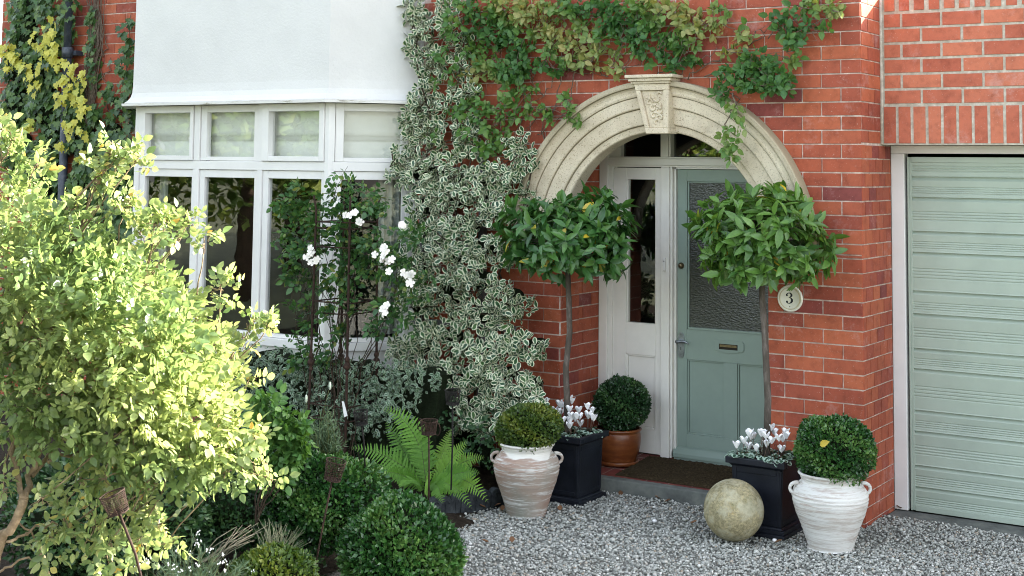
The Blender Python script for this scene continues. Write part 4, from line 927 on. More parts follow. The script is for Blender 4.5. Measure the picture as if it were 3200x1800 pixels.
# variegated euonymus
g = np.random.default_rng(51)
EU = [(-3.169,-0.130,3.096,0.112,0.112),(-3.055,-0.130,2.978,0.134,0.111),(-3.136,-0.130,2.847,0.112,0.112),(-2.880,-0.130,3.093,0.110,0.077),(-2.864,-0.130,2.970,0.099,0.088),(-2.803,-0.100,2.838,0.110,0.088),(-2.942,-0.130,2.774,0.088,0.066),(-3.078,-0.130,2.734,0.089,0.067),(-2.753,-0.130,2.713,0.076,0.061),(-2.886,-0.130,2.695,0.088,0.066),(-3.048,-0.130,2.595,0.111,0.062),(-3.127,-0.130,2.445,0.122,0.078),(-3.153,-0.130,2.346,0.122,0.100),(-2.935,-0.130,2.421,0.110,0.088),(-2.776,-0.130,2.506,0.092,0.087),(-2.671,-0.130,2.537,0.076,0.065),(-3.122,-0.130,2.201,0.133,0.133),(-2.932,-0.130,2.245,0.132,0.132),(-2.719,-0.130,2.309,0.109,0.109),(-3.230,-0.200,1.968,0.100,0.062),(-3.198,-0.300,2.110,0.061,0.035),(-3.078,-0.220,1.980,0.153,0.110),(-2.876,-0.200,1.940,0.174,0.130),(-2.707,-0.180,2.071,0.129,0.108),(-2.651,-0.150,2.201,0.097,0.086),(-2.312,-0.140,2.201,0.076,0.068),(-2.260,-0.160,2.116,0.076,0.088),(-2.383,-0.200,1.989,0.127,0.076),(-2.547,-0.220,1.881,0.170,0.117),(-2.780,-0.220,1.812,0.151,0.108),(-2.295,-0.180,1.948,0.093,0.105),(-2.232,-0.120,1.823,0.063,0.051),(-2.190,-0.100,2.033,0.034,0.046),(-2.989,-0.260,1.765,0.130,0.119),(-2.682,-0.280,1.646,0.191,0.096),(-2.404,-0.240,1.716,0.126,0.105),(-2.903,-0.300,1.576,0.193,0.107),(-2.461,-0.300,1.508,0.188,0.094),(-2.695,-0.330,1.437,0.190,0.095),(-2.318,-0.250,1.429,0.083,0.062),(-2.983,-0.330,1.361,0.129,0.107),(-2.492,-0.360,1.282,0.187,0.104),(-2.732,-0.380,1.188,0.189,0.126),(-2.256,-0.340,1.192,0.123,0.086),(-2.135,-0.300,1.156,0.061,0.074),(-2.436,-0.400,1.063,0.206,0.087),(-2.966,-0.380,1.090,0.128,0.107),(-2.168,-0.360,1.058,0.090,0.053)]
EU2 = [(-2.749,-0.420,0.899,0.188,0.096),(-2.343,-0.460,0.853,0.224,0.081),(-2.067,-0.440,0.903,0.140,0.072),(-1.984,-0.420,0.858,0.070,0.044),(-2.998,-0.400,0.816,0.128,0.106),(-2.524,-0.480,0.679,0.226,0.103),(-2.859,-0.440,0.645,0.189,0.105),(-2.073,-0.500,0.663,0.159,0.080),(-1.944,-0.480,0.633,0.071,0.083),(-2.254,-0.480,0.703,0.121,0.089),(-2.177,-0.520,0.557,0.160,0.076),(-2.432,-0.500,0.470,0.102,0.093),(-2.295,-0.520,0.408,0.121,0.064),(-3.029,-0.420,0.502,0.148,0.127),(-2.763,-0.460,0.471,0.146,0.104),(-1.977,-0.500,0.516,0.079,0.051),(-2.530,-0.500,0.360,0.082,0.053),(-2.104,-0.520,0.447,0.079,0.048),(-1.861,-0.500,0.576,0.039,0.031)]
eu = empty('variegated_euonymus', (-2.75, -.10, 0), 'climbing evergreen with white-edged leaves spreading up the wall between bay window and arch', 'climber')
def loc_to(o, e): o.location = -Vector(e.location); return o
def coremass(par, bl, sc=.62, y1=.10, nm='dark_core'):  # solid dark lumps behind the leaves, coloured as the shade between them
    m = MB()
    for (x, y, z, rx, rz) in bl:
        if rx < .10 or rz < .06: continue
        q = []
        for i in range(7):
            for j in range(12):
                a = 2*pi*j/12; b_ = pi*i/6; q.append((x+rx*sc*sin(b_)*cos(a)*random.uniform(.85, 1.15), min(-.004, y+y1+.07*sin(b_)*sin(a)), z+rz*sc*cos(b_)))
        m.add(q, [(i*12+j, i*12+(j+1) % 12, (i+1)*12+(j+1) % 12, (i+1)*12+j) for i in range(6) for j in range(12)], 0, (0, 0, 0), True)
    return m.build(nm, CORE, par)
C = blobs_sample(EU, 720, g, .12); loc_to(rosettes('foliage', C, 6, g, .043, T_VAR, L_VAR, eu), eu)
C = blobs_sample(EU2, 820, g, .18); loc_to(rosettes('lower_foliage', C, 7, g, .043, T_VAR, L_VAR, eu, out=(.05, -1, .45)), eu)
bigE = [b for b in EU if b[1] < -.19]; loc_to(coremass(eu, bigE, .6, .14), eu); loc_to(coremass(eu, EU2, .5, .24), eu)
m = MB()
vines(m, [(-2.95+.1*i, -.12, .05) for i in range(7)], [b[:3] for b in EU[::8]][:7], g, .012, .12, -.03, 14)
vines(m, [EU[i][:3] for i in range(0, len(EU), 2)], [EU[i][:3] for i in range(1, len(EU), 2)], g, .005, .08, -.02)
loc_to(m.build('stems', BARKD, eu), eu)

# green climber over the arch
g = np.random.default_rng(57)
CR = [(-2.621,-0.100,3.072,0.131,0.109),(-2.465,-0.100,3.107,0.130,0.086),(-2.310,-0.100,3.035,0.150,0.107),(-2.501,-0.100,2.935,0.151,0.108),(-2.670,-0.100,2.877,0.087,0.087),(-2.359,-0.100,2.865,0.129,0.107),(-2.537,-0.100,2.741,0.130,0.108),(-2.433,-0.100,2.663,0.118,0.075),(-2.667,-0.100,2.647,0.083,0.070),(-2.256,-0.100,2.754,0.106,0.085),(-2.331,-0.100,2.692,0.085,0.060),(-2.110,-0.100,3.067,0.127,0.085),(-2.133,-0.100,2.941,0.106,0.076),(-1.962,-0.100,3.081,0.126,0.063),(-2.010,-0.100,2.893,0.084,0.105),(-2.107,-0.100,2.770,0.063,0.055),(-2.032,-0.100,2.673,0.063,0.042),(-2.130,-0.100,2.686,0.046,0.046),(-1.865,-0.100,3.013,0.104,0.075),(-1.746,-0.100,3.070,0.124,0.062),(-1.816,-0.100,2.885,0.091,0.083),(-1.887,-0.100,2.784,0.071,0.067),(-1.923,-0.100,2.722,0.083,0.042),(-1.743,-0.100,2.737,0.091,0.054),(-1.790,-0.100,2.672,0.062,0.037),(-1.627,-0.100,2.981,0.103,0.090),(-1.627,-0.100,2.877,0.090,0.074),(-1.673,-0.100,2.766,0.082,0.045),(-1.511,-0.100,3.037,0.102,0.069),(-1.522,-0.100,2.914,0.090,0.073),(-1.487,-0.100,2.810,0.081,0.061),(-1.590,-0.100,2.681,0.049,0.037),(-1.397,-0.100,3.041,0.122,0.061),(-1.373,-0.100,2.928,0.089,0.081),(-1.396,-0.100,2.827,0.081,0.061),(-1.418,-0.100,2.737,0.073,0.045),(-1.532,-0.100,2.638,0.041,0.037),(-1.238,-0.100,3.023,0.100,0.072),(-1.261,-0.100,2.903,0.100,0.080),(-1.216,-0.100,2.800,0.112,0.068),(-1.282,-0.100,2.712,0.080,0.044),(-1.105,-0.100,2.996,0.080,0.072),(-1.083,-0.100,2.915,0.099,0.080),(-1.105,-0.100,2.816,0.087,0.068),(-1.061,-0.100,2.745,0.071,0.048),(-1.160,-0.100,2.678,0.072,0.040),(-1.160,-0.100,2.634,0.044,0.028),(-0.975,-0.100,2.950,0.087,0.059),(-0.953,-0.100,2.879,0.071,0.043),(-0.889,-0.100,3.025,0.067,0.039),(-0.825,-0.100,2.913,0.059,0.035),(-0.703,-0.100,2.859,0.058,0.047),(-0.695,-0.100,2.800,0.035,0.039),(-0.492,-0.100,2.927,0.057,0.046),(-0.452,-0.100,2.867,0.076,0.053),(-0.412,-0.100,2.827,0.069,0.046),(-0.331,-0.100,2.996,0.083,0.049),(-0.252,-0.100,3.010,0.094,0.049),(-0.173,-0.100,2.978,0.083,0.041),(-0.272,-0.100,2.869,0.049,0.038),(-0.213,-0.100,2.848,0.064,0.026),(-0.322,-0.100,2.776,0.057,0.038),(-0.372,-0.100,2.788,0.046,0.038),(-0.134,-0.100,2.966,0.037,0.026),(-0.804,-0.100,2.736,0.051,0.039),(-0.376,-0.100,2.731,0.038,0.038),(-0.393,-0.100,2.684,0.027,0.027),(-0.678,-0.100,2.712,0.046,0.023)]
CR2 = [(-0.611,-0.160,2.706,0.065,0.038),(-0.550,-0.160,2.627,0.095,0.069),(-0.470,-0.160,2.568,0.083,0.068),(-0.622,-0.160,2.572,0.077,0.065),(-0.430,-0.160,2.510,0.057,0.042),(-0.520,-0.160,2.522,0.068,0.042),(-0.694,-0.160,2.612,0.058,0.038),(-0.788,-0.160,2.576,0.050,0.066),(-0.819,-0.160,2.489,0.043,0.050),(-0.694,-0.160,2.541,0.050,0.031),(-0.652,-0.160,2.649,0.046,0.046),(-0.380,-0.160,2.534,0.034,0.045),(-2.318,-0.160,2.677,0.085,0.064),(-2.368,-0.160,2.646,0.106,0.051)]
CR3 = [(-2.355,-0.140,2.594,0.064,0.055),(-2.366,-0.140,2.498,0.060,0.064),(-2.416,-0.140,2.403,0.094,0.055),(-2.506,-0.140,2.404,0.064,0.056),(-2.289,-0.140,2.348,0.072,0.051),(-2.466,-0.140,2.307,0.094,0.056),(-2.353,-0.140,2.455,0.064,0.051),(-2.504,-0.140,2.286,0.051,0.043),(-2.227,-0.140,2.432,0.038,0.030),(-2.201,-0.140,2.358,0.042,0.038),(-1.897,-0.140,2.438,0.046,0.050),(-1.928,-0.140,2.470,0.037,0.037),(-1.908,-0.140,2.376,0.041,0.033),(-2.029,-0.140,2.336,0.046,0.029),(-2.078,-0.140,2.357,0.038,0.029),(-1.860,-0.140,2.345,0.033,0.021),(-2.103,-0.140,2.399,0.029,0.021),(-2.241,-0.140,2.517,0.034,0.025),(-2.154,-0.140,2.547,0.025,0.021),(-2.426,-0.140,2.201,0.064,0.060),(-2.502,-0.140,2.158,0.073,0.064),(-2.449,-0.140,2.073,0.051,0.043),(-2.637,-0.140,2.503,0.074,0.065)]
HANG = [(-0.731,-0.170,2.391,0.035,0.027),(-0.711,-0.170,2.352,0.042,0.035),(-0.680,-0.170,2.285,0.042,0.042),(-0.763,-0.170,2.276,0.042,0.027),(-0.784,-0.170,2.218,0.042,0.038),(-0.701,-0.170,2.199,0.031,0.027),(-0.742,-0.170,2.180,0.046,0.027),(-0.753,-0.170,2.123,0.035,0.035),(-0.790,-0.170,2.151,0.027,0.023),(-0.732,-0.170,2.084,0.023,0.023)]
cr = empty('green_climber', (-1.9, -.08, 2.7), 'deciduous green climber trained across the brick above the stone arch', 'climber')
C = blobs_sample(CR, 600, g, .10); loc_to(rosettes('foliage', C, 5, g, .046, T_OV, L_CREEP, cr, out=(0, -1, -.05), up=.1, rnd=np.clip(.45+.45*np.sin(C[:, 0]*6+C[:, 2]*9), 0, 1)), cr)
C = blobs_sample(CR2, 1000, g, .14); loc_to(rosettes('dense_foliage', C, 5, g, .045, T_OVD, L_CREEP, cr, out=(0, -1, -.2), up=0, rnd=np.full(len(C), .12)), cr)
C = blobs_sample(CR3, 520, g, .12); loc_to(rosettes('side_foliage', C, 5, g, .044, T_OV, L_CREEP, cr, out=(0, -1, -.05), up=.1, rnd=np.full(len(C), .4)), cr)
MIXG = [(-2.770,-0.190,3.048,0.109,0.109),(-2.861,-0.190,2.899,0.079,0.096),(-2.711,-0.190,2.719,0.087,0.087),(-2.869,-0.190,2.614,0.074,0.066),(-2.746,-0.190,2.437,0.078,0.065),(-2.953,-0.190,2.792,0.057,0.057),(-2.651,-0.190,2.286,0.073,0.073),(-2.602,-0.190,2.435,0.073,0.086),(-2.942,-0.190,2.243,0.057,0.044),(-2.545,-0.190,2.136,0.064,0.064),(-2.754,-0.190,2.135,0.052,0.043),(-3.066,-0.190,1.632,0.088,0.053),(-2.851,-0.190,1.660,0.065,0.043),(-3.173,-0.190,1.541,0.088,0.088),(-2.538,-0.190,1.648,0.055,0.034),(-3.168,-0.190,1.280,0.079,0.088),(-2.976,-0.190,1.225,0.065,0.043)]
C = blobs_sample(MIXG, 330, g, .08); loc_to(rosettes('mixed_foliage', C, 5, g, .044, T_OV, L_CREEP, cr, out=(0, -1, -.05), up=.1, rnd=np.full(len(C), .3)), cr)
C = blobs_sample(HANG, 620, g, .04); loc_to(rosettes('hanging_shoot', C, 4, g, .042, T_OVD, L_CREEP, cr, out=(0, -1, -.3), up=-.5, rnd=np.full(len(C), .55)), cr)
m = MB(); al = [b[:3] for b in CR+CR2+CR3]
A_ = [(-2.294,-0.030,2.246),(-2.274,-0.030,2.684),(-2.147,-0.030,2.500),(-2.498,-0.030,2.246),(-2.099,-0.030,2.679),(-1.903,-0.030,2.674),(-2.399,-0.030,2.504),(-1.095,-0.030,2.581),(-1.161,-0.030,2.602),(-0.986,-0.030,2.598),(-0.708,-0.030,2.767),(-2.656,-0.030,2.334),(-2.194,-0.030,2.245),(-2.000,-0.030,2.645),(-1.663,-0.030,2.615),(-0.921,-0.030,2.695),(-0.563,-0.030,2.820),(-0.399,-0.030,2.929),(-1.951,-0.030,2.686),(-1.318,-0.030,2.606),(-2.341,-0.030,1.947),(-2.394,-0.030,2.117),(-0.846,-0.030,2.418),(-0.772,-0.030,2.417)]
B_ = [(-2.047,-0.030,2.434),(-1.664,-0.030,2.646),(-2.300,-0.030,2.696),(-2.148,-0.030,2.606),(-1.524,-0.030,2.663),(-2.094,-0.030,2.245),(-2.198,-0.030,2.682),(-0.814,-0.030,2.751),(-0.899,-0.030,2.774),(-0.688,-0.030,2.669),(-0.419,-0.030,2.988),(-2.401,-0.030,2.634),(-1.902,-0.030,2.600),(-2.296,-0.030,2.438),(-2.149,-0.030,2.702),(-0.708,-0.030,2.826),(-0.358,-0.030,3.023),(-0.239,-0.030,2.922),(-1.432,-0.030,2.691),(-1.095,-0.030,2.681),(-2.294,-0.030,2.246),(-2.494,-0.030,1.945),(-0.826,-0.030,2.163),(-0.900,-0.030,2.576)]
vines(m, A_, B_, g, .0042, .05, -.012)
for i in range(0, len(al)-1): vines(m, [al[i]], [al[i+1] if np.hypot(al[i][0]-al[i+1][0], al[i][2]-al[i+1][2]) < .5 else al[i]], g, .003, .04, -.012, 5)
vines(m, [(-2.142,-0.030,2.118), (-2.241,-0.030,2.033), (-0.736,-0.160,2.488)], [(-2.025,-0.030,2.698), (-2.350,-0.030,2.632), (-0.751,-0.150,2.142)], g, .006, .05, -.012, 12)
loc_to(m.build('stems', BARK, cr), cr)

# ivy with yellowing leaves
g = np.random.default_rng(61)
IV = [(-7.425,-0.120,3.365,0.166,0.139),(-7.089,-0.120,3.347,0.164,0.136),(-6.783,-0.120,3.331,0.081,0.135),(-7.410,-0.120,3.114,0.138,0.166),(-7.034,-0.120,3.098,0.136,0.163),(-6.833,-0.120,3.144,0.065,0.162),(-7.522,-0.120,2.868,0.139,0.166),(-7.224,-0.120,2.832,0.164,0.164),(-6.938,-0.120,2.850,0.119,0.162),(-6.702,-0.120,2.576,0.080,0.160),(-7.500,-0.120,2.507,0.166,0.193),(-7.122,-0.120,2.502,0.190,0.190),(-6.754,-0.120,2.443,0.160,0.160),(-7.477,-0.120,2.149,0.193,0.193),(-7.020,-0.120,2.149,0.216,0.189),(-6.621,-0.120,2.177,0.159,0.159),(-6.274,-0.120,2.203,0.130,0.156),(-6.401,-0.120,2.439,0.095,0.131),(-6.066,-0.120,2.565,0.088,0.155),(-6.097,-0.120,2.825,0.068,0.156),(-6.054,-0.120,3.084,0.042,0.130),(-6.016,-0.120,2.306,0.077,0.155),(-7.164,-0.120,1.825,0.298,0.190),(-6.526,-0.120,1.862,0.211,0.184),(-6.110,-0.120,1.945,0.129,0.181),(-6.745,-0.120,1.568,0.345,0.159),(-6.134,-0.120,1.662,0.155,0.155),(-7.054,-0.120,1.345,0.296,0.161),(-6.270,-0.120,1.375,0.233,0.155),(-6.008,-0.120,1.385,0.077,0.179),(-6.590,-0.060,3.220,0.037,0.134),(-6.546,-0.060,2.976,0.037,0.160),(-6.527,-0.060,2.762,0.043,0.133),(-6.294,-0.120,2.595,0.052,0.079),(-6.232,-0.120,2.489,0.052,0.078)]
IY = [(-6.897,-0.200,3.140,0.064,0.048),(-6.942,-0.200,3.074,0.065,0.043),(-6.908,-0.200,2.979,0.054,0.043),(-6.853,-0.200,2.928,0.048,0.037),(-7.119,-0.200,3.095,0.033,0.038),(-7.427,-0.200,2.997,0.038,0.038),(-7.431,-0.200,2.937,0.033,0.027),(-7.296,-0.200,2.924,0.066,0.049),(-7.186,-0.200,2.839,0.071,0.054),(-7.119,-0.200,2.755,0.054,0.038),(-7.479,-0.200,2.820,0.061,0.050),(-7.084,-0.200,2.849,0.070,0.043),(-7.007,-0.200,2.942,0.043,0.049),(-6.924,-0.200,2.912,0.054,0.032),(-6.794,-0.200,2.881,0.048,0.043),(-6.655,-0.200,2.744,0.048,0.042),(-6.460,-0.200,2.752,0.032,0.032),(-6.750,-0.200,2.666,0.059,0.048),(-6.687,-0.200,2.612,0.053,0.037),(-7.131,-0.200,2.607,0.054,0.038),(-6.626,-0.200,2.571,0.042,0.037),(-6.505,-0.200,2.503,0.063,0.042),(-6.592,-0.200,2.307,0.042,0.037),(-6.493,-0.200,2.280,0.047,0.042),(-6.623,-0.200,2.373,0.037,0.032),(-6.683,-0.200,2.188,0.069,0.042),(-6.499,-0.200,2.045,0.047,0.047),(-6.673,-0.200,2.704,0.058,0.042),(-6.618,-0.200,2.796,0.037,0.026),(-6.465,-0.200,2.489,0.042,0.047),(-7.382,-0.200,2.955,0.044,0.033),(-6.744,-0.200,2.573,0.043,0.032),(-7.158,-0.200,2.377,0.043,0.032)]
iv = empty('ivy', (-7.0, -.1, 1.0), 'ivy with green and yellow leaves covering the wall left of the bay window', 'climber')
def hang(name, C, k, leaf, mat, gg, sj=.35):
    m_ = len(C); P = np.repeat(C, k, 0)+gg.normal(0, .02, (m_*k, 3)); n = len(P)
    D = unit(np.array([0, -.25, -1.])+rv(n)*.55); N = unit(np.array([.15, -1., .45])+rv(n)*.42); P[:, 1] = np.minimum(P[:, 1], -.015)
    return loc_to(leaves(name, P, D, N, leaf*gg.uniform(1-sj, 1+sj, n), T_IVY, mat, iv), iv)
C = blobs_sample(IV, 560, g, .14); hang('foliage', C, 3, .058, L_IVY, g)
C = blobs_sample([(a, b, c, d*1.5, e*1.5) for a, b, c, d, e in IY], 150, g, .05); hang('yellow_leaves', C, 2, .066, L_IVYY, g)
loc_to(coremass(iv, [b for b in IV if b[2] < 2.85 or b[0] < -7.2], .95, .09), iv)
m = MB()
vines(m, [(-6.547,-0.020,2.258),(-6.372,-0.020,1.890),(-6.524,-0.020,2.578),(-6.123,-0.020,2.231),(-6.136,-0.020,2.492),(-6.530,-0.020,2.684),(-6.353,-0.020,2.258),(-6.499,-0.020,2.844)], [(-6.626,-0.020,3.387),(-6.153,-0.020,2.833),(-6.366,-0.020,2.893),(-6.135,-0.020,3.255),(-6.101,-0.020,2.937),(-6.556,-0.020,3.195),(-6.503,-0.020,2.924),(-6.433,-0.020,3.082)], g, .006, .05, -.015, 12)
for i in range(24): x = -6.62+.12*g.random(); vines(m, [(x, -.04, 2.3)], [(x+g.uniform(-.08, .08), -.03, 3.5)], g, .006, .05, -.02, 12)
loc_to(m.build('stems', BARK, iv), iv)

# timber trellis behind the evergreen
tr = empty('trellis', (-2.35, -.05, 0), 'weathered grey timber trellis half hidden in the variegated climber', 'trellis')
P1 = Vector((-2.608,-0.050,2.105))
m = MB(); m.box(P1.x-.022, P1.x+.022, -.075, -.03, .1, P1.z); loc_to(m.build('upright', TIMBER, tr, bevel=.003), tr)
m = MB(); m.box(P1.x-.522, P1.x-.48, -.075, -.03, .1, P1.z-.3); loc_to(m.build('upright', TIMBER, tr, bevel=.003), tr)
for z in (P1.z-.10, P1.z-.62, P1.z-1.15): m = MB(); m.box(P1.x-.65, P1.x+.25, -.029, -.008, z-.02, z+.02); loc_to(m.build('rail', TIMBER, tr, bevel=.003), tr)

# ------------------------------------------------------------------ iron obelisk with white rambling rose
OB = (-3.175, -.80)
ob = empty('iron_obelisk', (OB[0], OB[1], 0), 'rusted iron obelisk plant support in front of the bay window', 'plant support')
hs = .145
for sx in (-1, 1):
    for sy in (-1, 1):
        m = MB(); m.tube([(sx*hs*1.12, sy*hs*1.12, -.05), (sx*hs*1.05, sy*hs*1.05, .6), (sx*hs, sy*hs, 1.2), (sx*hs*.97, sy*hs*.97, 1.74), (sx*hs*1.06, sy*hs*1.06, 1.83)], [.0085, .0085, .008, .0075, .006], 8); p = m.build('post', RUST, ob)
        m = MB(); cx, cy = sx*hs*1.03, sy*hs*1.03
        m.lathe([(.008, -.075), (.014, -.068), (.015, -.06), (.009, -.052), (.010, -.045), (.022, -.030), (.024, -.018), (.018, -.004), (.010, .004), (.015, .012), (.018, .022), (.014, .034), (.009, .040)], (cx, cy, .78), 16); m.build('turned_knob', RUST, p)
for z in (1.66, 1.62, 1.50, 1.15, 1.08, .50, .41):
    h = hs*(1.0+.09*(1.2-z)/1.2); m = MB(); m.tube([(-h, -h, z), (h, -h, z), (h, h, z), (-h, h, z), (-h, -h, z)], .005, 6); m.build('hoop', RUST, ob)
lb = MB(); lb.poly([(-.012, -.05), (.012, -.045), (.008, .045), (-.006, .05)], -.001, .001); o = lb.build('plant_label', WHITE); o.location = (-2.999,-1.000,0.505); o.rotation_euler = (0, radians(-14), radians(20)); tag(o, 'small white plant label hanging on the iron obelisk', 'plant label')

g = np.random.default_rng(71)
RO = [(-3.588,-0.850,1.877,0.077,0.055),(-3.640,-0.850,1.760,0.107,0.073),(-3.472,-0.850,1.743,0.127,0.085),(-3.255,-0.850,1.831,0.084,0.050),(-3.332,-0.850,1.663,0.126,0.084),(-3.579,-0.850,1.613,0.106,0.085),(-3.119,-0.850,1.751,0.116,0.083),(-2.961,-0.850,1.776,0.115,0.074),(-3.016,-0.850,1.877,0.074,0.045),(-2.908,-0.850,1.716,0.061,0.045),(-3.141,-0.850,1.607,0.124,0.083),(-3.464,-0.850,1.470,0.105,0.084),(-3.661,-0.850,1.504,0.077,0.064),(-3.628,-0.850,1.358,0.072,0.055),(-3.542,-0.850,1.299,0.093,0.076),(-3.325,-0.850,1.434,0.071,0.092),(-3.085,-0.850,1.486,0.132,0.091),(-2.878,-0.850,1.555,0.094,0.090),(-2.748,-0.850,1.479,0.097,0.081),(-2.926,-0.850,1.391,0.102,0.082),(-3.134,-0.850,1.340,0.091,0.083),(-2.719,-0.850,1.341,0.097,0.089),(-3.319,-0.850,1.228,0.063,0.075),(-3.507,-0.850,1.092,0.076,0.059),(-3.104,-0.850,1.199,0.074,0.062),(-3.234,-0.850,1.068,0.075,0.083),(-3.473,-0.850,0.886,0.076,0.063),(-3.334,-0.850,0.794,0.092,0.062),(-2.766,-0.850,1.138,0.101,0.081),(-2.865,-0.850,1.012,0.061,0.069),(-3.176,-0.850,0.909,0.074,0.070),(-2.663,-0.850,1.046,0.080,0.072),(-3.525,-0.850,0.758,0.093,0.063),(-2.599,-0.850,1.585,0.080,0.072),(-2.568,-0.850,1.269,0.080,0.088),(-3.023,-0.850,1.102,0.049,0.053),(-3.394,-0.850,0.985,0.050,0.050),(-3.177,-0.850,1.936,0.033,0.025),(-3.125,-0.850,1.978,0.021,0.021)]
ro = empty('rambling_rose', (OB[0], OB[1], 0), 'white rambling rose trained up the rusted iron obelisk', 'rose')
def compound(name, C, g, leaf, mat, parent, T=T_OV, nl=5, out=(0, -1, 0), outv=None, sj=.25, droop=.25, rnd=None, ww=None):
    m_ = len(C); ax = unit((np.array(out)[None] if outv is None else outv)+rv(m_)*.7); side = unit(np.cross(ax, rv(m_))); up = unit(np.cross(side, ax)); P = []; D = []; N = []
    nn = unit(up+rv(m_)*.25+np.array([0, 0, .55])); side = unit(np.cross(ax, nn)); S = []; sc = g.uniform(1-sj, 1+sj, m_)
    for j, (al, lat, off) in enumerate(((1.15, 0, 0), (.72, 1, .02), (.72, -1, .02), (.25, 1, 0), (.25, -1, 0), (-.2, 1, 0), (-.2, -1, 0))[:nl]):
        d = unit(ax*(1 if lat == 0 else .45)+side*lat*.95-np.array([0, 0, droop])*g.random((m_, 1))+rv(m_)*.12)
        P.append(C+ax*(al*leaf*1.0*sc[:, None])+side*lat*leaf*.06); D.append(d); N.append(unit(nn+rv(m_)*.22)); S.append(leaf*sc*(1.05 if lat == 0 else .9)*g.uniform(.85, 1.12, m_))
    r = None if rnd is None else np.clip(np.tile(rnd, nl)+g.normal(0, .10, m_*nl), 0, 1)
    return leaves(name, np.concatenate(P), np.concatenate(D), np.concatenate(N), np.concatenate(S), T, mat, parent, rnd=r)
C = blobs_sample(RO, 900, g, .24); loc_to(compound('foliage', C, g, .043, L_ROSED, ro, out=(0, -.9, .05)), ro)
m = MB()
for i in range(26):
    b = RO[int(g.integers(len(RO)))]; s_ = (OB[0]+g.uniform(-.12, .14), OB[1]+g.uniform(-.1, .1), .1)
    vines(m, [s_], [(b[0]+g.uniform(-.05, .05), b[1]+.05, b[2])], g, .0042, .07, 1, 12)
vines(m, [(-3.322,-0.800,1.766)], [(-3.134,-0.850,2.020)], g, .003, .02, 1, 6)
loc_to(m.build('stems', BARKD, ro), ro)
def roseflower(m, c, r, g):
    c = Vector(c); ax = Vector((g.uniform(-.5, .7), -1, g.uniform(-.1, .7))).normalized(); u = ax.orthogonal().normalized(); v = ax.cross(u)
    for ring, (n, sp, l) in enumerate(((5, 1.0, 1.0), (4, .6, .72), (3, .3, .5))):
        for j in range(n):
            a = 2*pi*j/n+ring*.6+g.uniform(-.2, .2); d = (u*cos(a)+v*sin(a)); sd = (-u*sin(a)+v*cos(a)); q = []
            for (f_, w_, h) in ((.05, .12, 0), (.5, .42, .10), (.9, .46, .18), (1.08, .2, .12)):
                for s_ in (-1, 0, 1): q.append(c+(d*(f_*sp)+sd*(w_*s_*.9)+ax*(h+ring*.14+(.08 if s_ else 0)))*r*l)
            m.add(q, [(3*k+e, 3*k+e+1, 3*k+e+4, 3*k+e+3) for k in range(3) for e in range(2)], 0, (0, 0, 0), True)
for (c, n, sp) in (((-2.934,-1.020,1.697), 7, .045), ((-3.275,-1.020,1.455), 9, .042), ((-2.675,-1.020,1.480), 7, .045), ((-2.691,-1.020,1.440), 3, .04), ((-2.509,-0.980,1.355), 5, .04), ((-2.707,-1.000,1.138), 6, .036), ((-2.651,-0.900,1.664), 2, .014), ((-3.123,-0.980,1.774), 1, .008), ((-3.297,-0.980,1.935), 0, .01), ((-2.693,-0.900,1.623), 0, 0)):
    if not n: continue
    m = MB()
    for i in range(n): roseflower(m, (c[0]+g.normal(0, sp*.6), c[1]+g.uniform(-.02, .02), c[2]+g.normal(0, sp*.7)), .023*g.uniform(.8, 1.2), g)
    loc_to(m.build('flower_cluster', ROSEP, ro), ro)

# ------------------------------------------------------------------ low hedge under the bay and other bed plants
g = np.random.default_rng(77)
hd = empty('euonymus_hedge', (-3.6, -.75, 0), 'low dark hedge of small pale-edged leaves under the bay window', 'hedge')
HB = [(-4.231,-0.800,0.630,0.132,0.132),(-3.996,-0.800,0.693,0.130,0.098),(-3.765,-0.800,0.701,0.129,0.096),(-3.539,-0.800,0.689,0.127,0.095),(-3.319,-0.800,0.677,0.125,0.094),(-3.105,-0.800,0.686,0.124,0.087),(-2.922,-0.800,0.682,0.122,0.086),(-2.743,-0.800,0.697,0.121,0.093),(-2.593,-0.800,0.691,0.120,0.092),(-4.225,-0.800,0.479,0.132,0.154),(-3.990,-0.800,0.523,0.130,0.152),(-3.759,-0.800,0.544,0.128,0.150),(-3.534,-0.800,0.544,0.127,0.148),(-3.315,-0.800,0.544,0.125,0.146),(-3.101,-0.800,0.544,0.123,0.144),(-2.918,-0.800,0.542,0.122,0.142),(-2.740,-0.800,0.539,0.121,0.141),(-3.984,-0.800,0.353,0.130,0.130),(-3.697,-0.800,0.382,0.128,0.128),(-3.419,-0.800,0.390,0.126,0.126),(-3.150,-0.800,0.397,0.124,0.124),(-2.889,-0.800,0.405,0.122,0.122)]
C = blobs_sample(HB, 1700, g, .22); k = len(C)
loc_to(leaves('foliage', np.repeat(C, 3, 0), rv(3*k)+np.array([0, -.5, .25]), rv(3*k)*.6+np.array([0, -.7, .6]), .026*g.uniform(.7, 1.3, 3*k), T_OVD, L_VARD, hd), hd)
m = MB(); hx = [b[0] for b in HB]; zt = max(b[2]+b[4]*.55 for b in HB if b[0] > -4.2); nx = 40
vs = []
for i in range(nx+1):
    x = min(hx)-.08+(max(hx)-min(hx)+.14)*i/nx; zz = zt-.05+.025*sin(x*9)+.015*sin(x*23); d = .02*sin(x*13)
    vs += [(x, -.62+d, -.02), (x, -.64+d, zz*.6), (x, -.62+d, zz), (x, -.45, zz), (x, -.45, -.02)]
m.add(vs, [(i*5+j, (i+1)*5+j, (i+1)*5+(j+1) % 5, i*5+(j+1) % 5) for i in range(nx) for j in range(5)]+[(4, 3, 2, 1, 0), tuple(nx*5+j for j in range(5))], 0)
